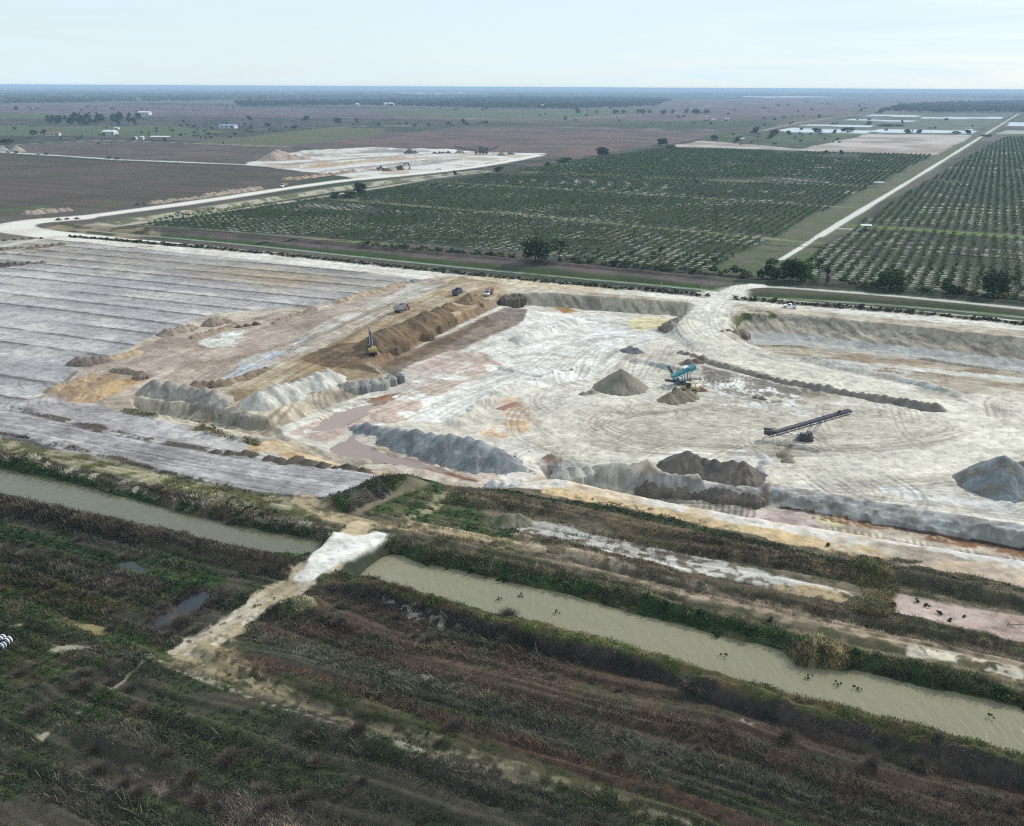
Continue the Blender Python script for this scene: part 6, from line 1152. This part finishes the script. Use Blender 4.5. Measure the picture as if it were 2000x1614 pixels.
# stacker
def stacker(p, q, hh):
    a, b = Vector((*at(*p, FL), 0)), Vector((*at(*q, FL+hh), 0)); d = b-a; L_ = d.length; azs = math.atan2(d.x, d.y); g = zat(a.x, a.y)
    t = tag(empty('stacker_conveyor', (a.x, a.y, g), math.pi/2-azs), 'long dark tracked stacking conveyor raised over the pit floor', 'conveyor')
    z0, z1 = 1.2, hh; sl = math.atan2(z1-z0, L_); P = lambda s, dz=0: (s, z0+(z1-z0)*s/L_+dz)
    m = MB()
    for y in (-.78, .78):
        for dz in (-.45, .5): m.tube((0, y, P(0)[1]+dz), (L_, y, P(L_)[1]+dz), .13, 6)
        n = 22
        for k in range(n):
            s0, s1 = L_*k/n, L_*(k+1)/n; m.tube((s0, y, P(s0)[1]-.45), (s1, y, P(s1)[1]+.45), .07, 5); m.tube((s1, y, P(s1)[1]-.45), (s1, y, P(s1)[1]+.45), .07, 5)
    for k in range(12): s = L_*(k+.5)/12; m.tube((s, -.78, P(s)[1]-.45), (s, .78, P(s)[1]-.45), .05, 5)
    fr = m.build('lattice_boom', PURP, t)
    m = MB(); m.prism([(-.3, z0+.42), (L_+.2, z1+.42), (L_+.2, z1+.52), (-.3, z0+.52)], -.7, .7); m.build('belt', BELT, t)
    m = MB(); m.tube((L_+.2, -.65, z1+.2), (L_+.2, .65, z1+.2), .32, 14); m.build('head_drum', DARK, t)
    m = MB(); m.tube((0, -.65, z0+.2), (0, .65, z0+.2), .3, 14); m.build('tail_drum', DARK, t)
    m = MB()
    for y in (-1, 1): m.prism([(-1.0, z0+.3), (2.4, z0+.9), (2.4, z0+1.3), (-1.2, z0+1.7)], y*.75-.05, y*.75+.05); m.prism([(-1.2, z0+1.6), (2.2, z0+1.5), (2.2, z0+1.56), (-1.2, z0+1.72)], y*1.05-.3, y*1.05+.3)
    m.box((-1.05, 0, z0+.9), (.1, 1.5, 1.4)); m.build('feed_hopper', DARK, t)
    s = L_*.40; bx = L_*.47
    for y in (-1.3, 1.3):
        m = MB(); m.prism([(bx-1.9, .1), (bx-1.6, 0), (bx+1.6, 0), (bx+1.9, .1), (bx+2.05, .45), (bx+1.8, .85), (bx-1.8, .85), (bx-2.05, .45)], y-.25, y+.25, .04); m.build('track', BLACK, t)
    m = MB(); m.box((bx, 0, 1.1), (4.4, 2.4, .4), bev=.05); m.box((bx+1.2, 0, 2.0), (.9, 1.9, .7), bev=.05); m.box((bx-.3, 0, 1.6), (1.9, 1.5, .7), bev=.1); m.build('power_unit', DARK, t)
    for y in (-.75, .75):
        m = MB(); m.tube((bx+1.4, y, 1.1), (L_*.66, y*.85, P(L_*.66)[1]-.45), .14, 8); m.tube((bx+.2, y, 1.4), (L_*.55, y*.85, P(L_*.55)[1]-.45), .10, 8); m.build('support_strut', GREY, t)
        m = MB(); m.tube((bx-1.6, y, 1.0), (L_*.22, y*.85, P(L_*.22)[1]-.45), .12, 8); m.tube((bx-1.9, y, .7), (L_*.10, y*.85, P(L_*.10)[1]-.5), .09, 8); m.build('rear_strut', GREY, t)
    m = MB(); m.box((L_*.88, .5, z1*.88+.9), (1.0, .4, .5), (0, -sl, 0), bev=.05); m.build('drive_motor', DARK, t)
    m = MB(); m.tube((-1.5, .4, .1), (-.2, .4, z0-.2), .07, 8); m.tube((-1.5, -.4, .1), (-.2, -.4, z0-.2), .07, 8); m.build('tail_legs', DARK, t)
stacker((1500, 858), (1659, 804), 8.2)
# white pole in the ditch
t = tag(empty('marker_pole', (*at(1292, 556), zat(*at(1292, 556)))), 'white pole with a slanted brace standing in the roadside ditch', 'pole'); m = MB(); m.tube((0, 0, -1), (0, 0, 2.6), .10, 8); m.build('pole', WHITE, t); m = MB(); m.tube((.1, 0, .8), (1.1, 0, -.3), .13, 8); m.build('brace', WHITE, t)
for x, y, t_ in ((720, 1126, 'thin dark stake standing in the right canal near the causeway'), (560, 1081, 'thin dark stake standing in the left canal near the causeway')):
    m = MB(); m.tube((0, 0, -1.2), (.06, 0, .9), .07, 8, .05); m.box((.05, 0, .8), (.16, .16, .1)); px_, py_ = at(x, y, WL); tag(m.build('wooden_stake', WOOD, loc=(px_, py_, WL)), t_, 'stake')
# rolls wrapped in white plastic
for k, (x, y, s, t_) in enumerate(((14, 1258, 1.0, 'right dark roll with a white plastic arch in the grass'), (2, 1254, 1.0, 'rear dark roll half cut by the left frame edge'), (4, 1268, .85, 'front dark roll with white plastic rim at the left frame edge'))):
    r = tag(empty('wrapped_roll', (*at(x, y), 0), math.radians(70)), t_, 'roll'); r.location.z = zat(*at(x, y))
    m = MB(); m.tube((-.55, 0, .62), (.5, 0, .62), .62, 22); m.build('roll', NAVY, r)
    m = MB(); m.tube((.38, 0, .63), (.62, 0, .63), .70, 22, .62); m.tube((-.2, 0, .64), (-.02, 0, .64), .665, 22); m.build('wrapping', PLAST, r); m = MB(); m.tube((.56, 0, .63), (.68, 0, .63), .34, 18); m.build('core', NAVY, r); r.scale = (s, s, s)
# ---------------------------------------------------------------- machines at the distant mine
excavator(782, 332, math.radians(62), 'dark excavator with bent boom at the distant mine', sc=1.55, boomup=False, body=DARK, arm=DARK)
loader(744, 333, math.radians(70), 'brown loader beside the brown heap of the distant mine', sc=1.35, body=mat_paint('brown_paint', (.26, .17, .10), rough=.7))
dump_truck(555, 366, azpx((640, 357), (500, 380)), ORANGE, WHITE, 'orange dump truck on the left haul road', sc=1.15)
pickup(857, 332, math.radians(70), 'small dark looking vehicle on the edge of the distant mine')
def crusher(px, py):
    t = tag(empty('crushing_plant', (0, 0, 0)), 'dark crushing plant with conveyors at the distant mine', 'crushing plant')
    m = MB(); m.box((0, 0, 3.2), (9, 4, 4.2), bev=.3); m.box((3, 0, 6.0), (4, 3.4, 2.2), bev=.2); m.build('plant_body', DARK, t)
    m = MB(); m.prism([(-4.5, 5.2), (-1.0, 5.2), (-.2, 8.2), (-5.4, 8.2)], -2.2, 2.2, .1); m.build('hopper', DKBLUE, t)
    for x0, x1, h_, y in ((-4, -30, 7.5, .5), (4, 16, 8, -1)): m = MB(); m.prism([(x0, 2.4), (x1, h_), (x1, h_+1.0), (x0, 3.6)], y-.8, y+.8); m.tube((x1*.65, y, 0), (x1*.75, y, h_*.8), .25, 8); m.build('conveyor', DARK, t)
    m = MB()
    for x in (-3.4, 0, 3.4):
        for y in (-1.7, 1.7): m.box((x, y, .7), (.6, .6, 1.8))
    m.build('legs', DARK, t); m = MB(); m.box((-7.5, -1, 2.2), (3, 3, 3.2), bev=.2); m.build('engine_unit', RED, t); t.scale = (1.3,)*3; return place(t, px, py, math.radians(80))
crusher(944, 302)
for x, y, c, t_ in ((15, 298.5, GREY, 'leftmost grey green truck on the white track'), (31, 299.5, DARK, 'black truck in front of the pale cone on the white track'), (74, 302, GREY, 'grey truck with pale load on the white track'), (90, 302.5, DARK, 'black truck right behind the grey truck on the white track'), (212, 310, DARK, 'left one of two black trucks far along the white track'), (228, 311.5, DARK, 'right one of two black trucks far along the white track')):
    dump_truck(x, y, azpx((230, 312), (110, 304)), c, DARK if c is DARK else WHITE, t_, sc=.95)
for x, y, t_ in ((1900, 263, 'car parked by the white tent beside the orchard road'),):
    pickup(x, y, math.radians(100), t_)
# ---------------------------------------------------------------- buildings
def house(px, py, wpx, d, h, rh, az, roof, wall, label, cat='house', name='house', nwin=3, open_=False, door=True):
    k = pxm(px, py); w = wpx/k; t = tag(empty(name, (0, 0, 0)), label, cat)
    if not open_:
        m = MB(); m.prism([(-w/2, 0), (w/2, 0), (w/2, h), (-w/2, h)], -d/2, d/2); m.prism([(0, 0), (0, 0)], 0, 0) if False else None; wl = m.build('wall', wall, t)
        for i_ in range(nwin):
            x = -w/2+w*(i_+.7)/(nwin+.4); m = MB(); m.box((x, -d/2-.05, h*.55), (w/(nwin*2.6), .1, h*.42)); m.build('window', GLASS, wl)
        if door: m = MB(); m.box((w*.5-w/(nwin*2.5), -d/2-.06, h*.4), (min(3, w*.12), .12, h*.78)); m.build('door', WOOD, wl)
    else:
        for sx in (-.46, 0, .46):
            for sy in (-.44, .44): m = MB(); m.box((w*sx, d*sy, h/2), (.25, .25, h)); m.build('post', WOOD, t)
    v = bmesh.new(); o_ = .5; X, Y = w/2+o_, d/2+o_
    pts = [(-X, -Y, h), (X, -Y, h), (X, Y, h), (-X, Y, h), (-X+(rh*.9 if not open_ else 0), 0, h+rh), (X-(rh*.9 if not open_ else 0), 0, h+rh)]
    vs = [v.verts.new(p) for p in pts]
    for f in ((0, 1, 5, 4), (2, 3, 4, 5), (1, 2, 5), (3, 0, 4), (3, 2, 1, 0)): v.faces.new([vs[q] for q in f])
    me = bpy.data.meshes.new('roof'); v.to_mesh(me); v.free(); me.materials.append(roof); r = bpy.data.objects.new('roof', me); C.objects.link(r); r.parent = t
    return place(t, px, py, az+math.pi/2)
HZ_ = math.radians(0)
house(215, 263, 26, 16, 5, 3.2, .15, ROOFW, WALLW, 'white house with a hipped pale roof on the lawn')
house(228, 253, 9, 8, 3, 1, .1, ROOFW, WALLW, 'small white shed behind the hipped white house', cat='shed', name='shed', nwin=1)
house(104, 265, 26, 14, 4, 3, -.1, ROOFR, WALLW, 'low house with red brown roof between trees')
house(314, 274, 34, 16, 5.5, 1.2, -.08, ROOFW, WALLW, 'long open barn with flat white roof beside the white yard', cat='barn', name='barn', open_=True)
house(265, 273, 6, 6, 4, .8, .1, ROOFW, WALLW, 'white trailer left of the open barn', cat='trailer', name='trailer', nwin=1)
house(278, 273, 6, 6, 4, 2.0, .1, ROOFW, WALLW, 'white tent like shed between trailer and barn', cat='shed', name='shed', nwin=1)
house(446, 251, 32, 20, 6, 2.4, .1, ROOFB, WALLW, 'blue roofed shed with pale walls among low scrub', cat='shed', name='farm_shed')
house(283, 225, 22, 25, 8, 3, .05, ROOFW, WALLW, 'white farm building behind the dark grove', cat='farm building', name='farm_building')
house(760, 207, 20, 30, 10, 4, 0, ROOFW, WALLW, 'white building at the foot of the long wood', cat='farm building', name='farm_building')
house(698, 207, 7, 20, 8, 4, 0, ROOFW, WALLW, 'small white building at the left of the long wood', cat='farm building', name='farm_building', nwin=1)
house(1060, 211, 9, 20, 8, 8, 0, ROOFW, WALLW, 'white pointed building at the right foot of the long wood', cat='farm building', name='farm_building', nwin=1)
house(1206, 230, 8, 10, 4, 1, 0, ROOFW, WALLW, 'tiny white shed on the middle plain below the broken tree row', cat='shed', name='shed', nwin=1)
house(1394, 237, 7, 10, 5, 1.5, 0, ROOFW, WALLW, 'tiny white house at the right end of the broken tree row', cat='house', nwin=1)
house(1380, 231, 3.5, 8, 4, 1, 0, ROOFW, WALLW, 'tiny white hut left of the tiny white house', cat='hut', name='hut', nwin=1)
house(1420, 234, 7, 8, 3, 1, 0, ROOFW, WALLW, 'low white shed right of the tiny white house', cat='shed', name='shed', nwin=1)
house(1448, 275, 10, 8, 3, .8, -.1, ROOFW, WALLW, 'small white roof in the green scrub corner', cat='shed', name='shed', open_=True)
house(1891, 259, 13, 12, 4, 3, 0, ROOFW, WALLW, 'white tent beside the orchard road', cat='tent', name='tent', open_=True)
house(1859, 261, 14, 8, 3, .8, 0, ROOFW, WALLW, 'low dark shed left of the white tent', cat='shed', name='shed', open_=True)
house(1715, 366, 16, 6, 4.4, .5, .12, ROOFW, WALLW, 'open pump shed with white roof in the large orchard', cat='pump shed', name='pump_shed', open_=True)
ps = house(1690, 452, 17, 5.5, 3.8, .7, .2, ROOFW, WALLW, 'open pump shed with pale roof in the right orchard', cat='pump shed', name='pump_shed', open_=True)
m = MB(); m.box((-.8, 0, .8), (2.4, 1.4, 1.6), bev=.1); m.tube((.9, 0, .9), (2.4, 0, .9), .5, 12); pe = m.build('pump_engine', DKBLUE); pe.location = ps.location; pe.rotation_euler = ps.rotation_euler; tag(pe, 'dark pump engine under the pale roofed shed in the right orchard', 'pump engine')
m = MB(); m.tube((-1.2, 0, .7), (1.2, 0, .7), .7, 14); tk = m.build('water_tank', GREY); x, y = at(1679, 452); tk.location = (x, y, zat(x, y)); tag(tk, 'grey tank left of the pale roofed pump shed', 'tank')
# ================================================================ air, sky, sun, camera
HAZE = True
if HAZE:
    me = bpy.data.meshes.new('haze'); bm = bmesh.new(); bmesh.ops.create_cube(bm, size=1); bm.to_mesh(me); bm.free()
    hz = bpy.data.objects.new('haze', me); C.objects.link(hz); hz.scale = (120000, 120000, 98); hz.location = (0, 0, 87.5-49)
    tag(hz, 'thin pale blue haze over the whole plain', kind='stuff')
    m = bpy.data.materials.new('haze'); m.use_nodes = True; nt = m.node_tree; nt.nodes.remove(nt.nodes['Principled BSDF'])
    v = nt.nodes.new('ShaderNodeVolumePrincipled'); v.inputs['Color'].default_value = (.55, .76, 1.0, 1); v.inputs['Density'].default_value = 9.0e-5; v.inputs['Anisotropy'].default_value = .0
    nt.links.new(v.outputs[0], nt.nodes['Material Output'].inputs['Volume']); me.materials.append(m)
sc = bpy.context.scene
w = bpy.data.worlds.new('World'); sc.world = w; w.use_nodes = True; nt = w.node_tree; N, L = nt.nodes, nt.links
bg = N['Background']; sky = N.new('ShaderNodeTexSky'); sky.sky_type = 'NISHITA'; sky.sun_disc = False
sky.sun_elevation = SUN_EL; sky.sun_rotation = SUN_AZ; sky.air_density = 1.0; sky.dust_density = .4; sky.ozone_density = 2.0
tc = N.new('ShaderNodeTexCoord'); mp = N.new('ShaderNodeMapping'); mp.inputs['Scale'].default_value = (2.2, 2.2, 26); mp.inputs['Rotation'].default_value = (0, .03, .2)
L.new(tc.outputs['Generated'], mp.inputs['Vector'])
cn = N.new('ShaderNodeTexNoise'); cn.inputs['Scale'].default_value = 2.3; cn.inputs['Detail'].default_value = 6; cn.inputs['Roughness'].default_value = .55; cn.inputs['Distortion'].default_value = .6
L.new(mp.outputs[0], cn.inputs['Vector'])
mr = N.new('ShaderNodeMapRange'); mr.inputs['From Min'].default_value = .38; mr.inputs['From Max'].default_value = .68; mr.inputs['To Min'].default_value = .78; mr.inputs['To Max'].default_value = .99
L.new(cn.outputs[0], mr.inputs['Value'])
mx = N.new('ShaderNodeMix'); mx.data_type = 'RGBA'; mx.inputs[7].default_value = (6.1, 7.3, 7.95, 1)       # thin high cloud over the blue
L.new(mr.outputs[0], mx.inputs[0]); L.new(sky.outputs[0], mx.inputs[6]); L.new(mx.outputs[2], bg.inputs['Color']); bg.inputs['Strength'].default_value = .1
sd = bpy.data.lights.new('sun', 'SUN'); sd.energy = 3.0; sd.angle = math.radians(.9); sd.color = (1, .965, .91)
so = bpy.data.objects.new('sun', sd); C.objects.link(so)
dirv = Vector((math.sin(SUN_AZ)*math.cos(SUN_EL), math.cos(SUN_AZ)*math.cos(SUN_EL), math.sin(SUN_EL)))
so.rotation_euler = dirv.to_track_quat('Z', 'Y').to_euler(); so.location = dirv*300
cd = bpy.data.cameras.new('camera'); cd.sensor_width = 36; cd.lens = 36*F/2000; cd.clip_start = .5; cd.clip_end = 200000
co = bpy.data.objects.new('camera', cd); C.objects.link(co); co.location = (0, 0, H)
c_, s_ = math.cos(ROLL), math.sin(ROLL)
cr = Vector(c_*RT+s_*UP); cu_ = Vector(-s_*RT+c_*UP); cb = Vector(-FW)
co.matrix_world = Matrix(((cr.x, cu_.x, cb.x, 0), (cr.y, cu_.y, cb.y, 0), (cr.z, cu_.z, cb.z, H), (0, 0, 0, 1)))
sc.camera = co
sc.view_settings.view_transform = 'Standard'; sc.view_settings.look = 'None'; sc.view_settings.exposure = .32; sc.view_settings.gamma = 1
sc.cycles.max_bounces = 5; sc.cycles.diffuse_bounces = 2; sc.cycles.glossy_bounces = 2; sc.cycles.transmission_bounces = 3; sc.cycles.volume_bounces = 0; sc.cycles.transparent_max_bounces = 6
sc.cycles.use_denoising = False; sc.cycles.filter_width = 1.1; sc.cycles.sample_clamp_indirect = 6
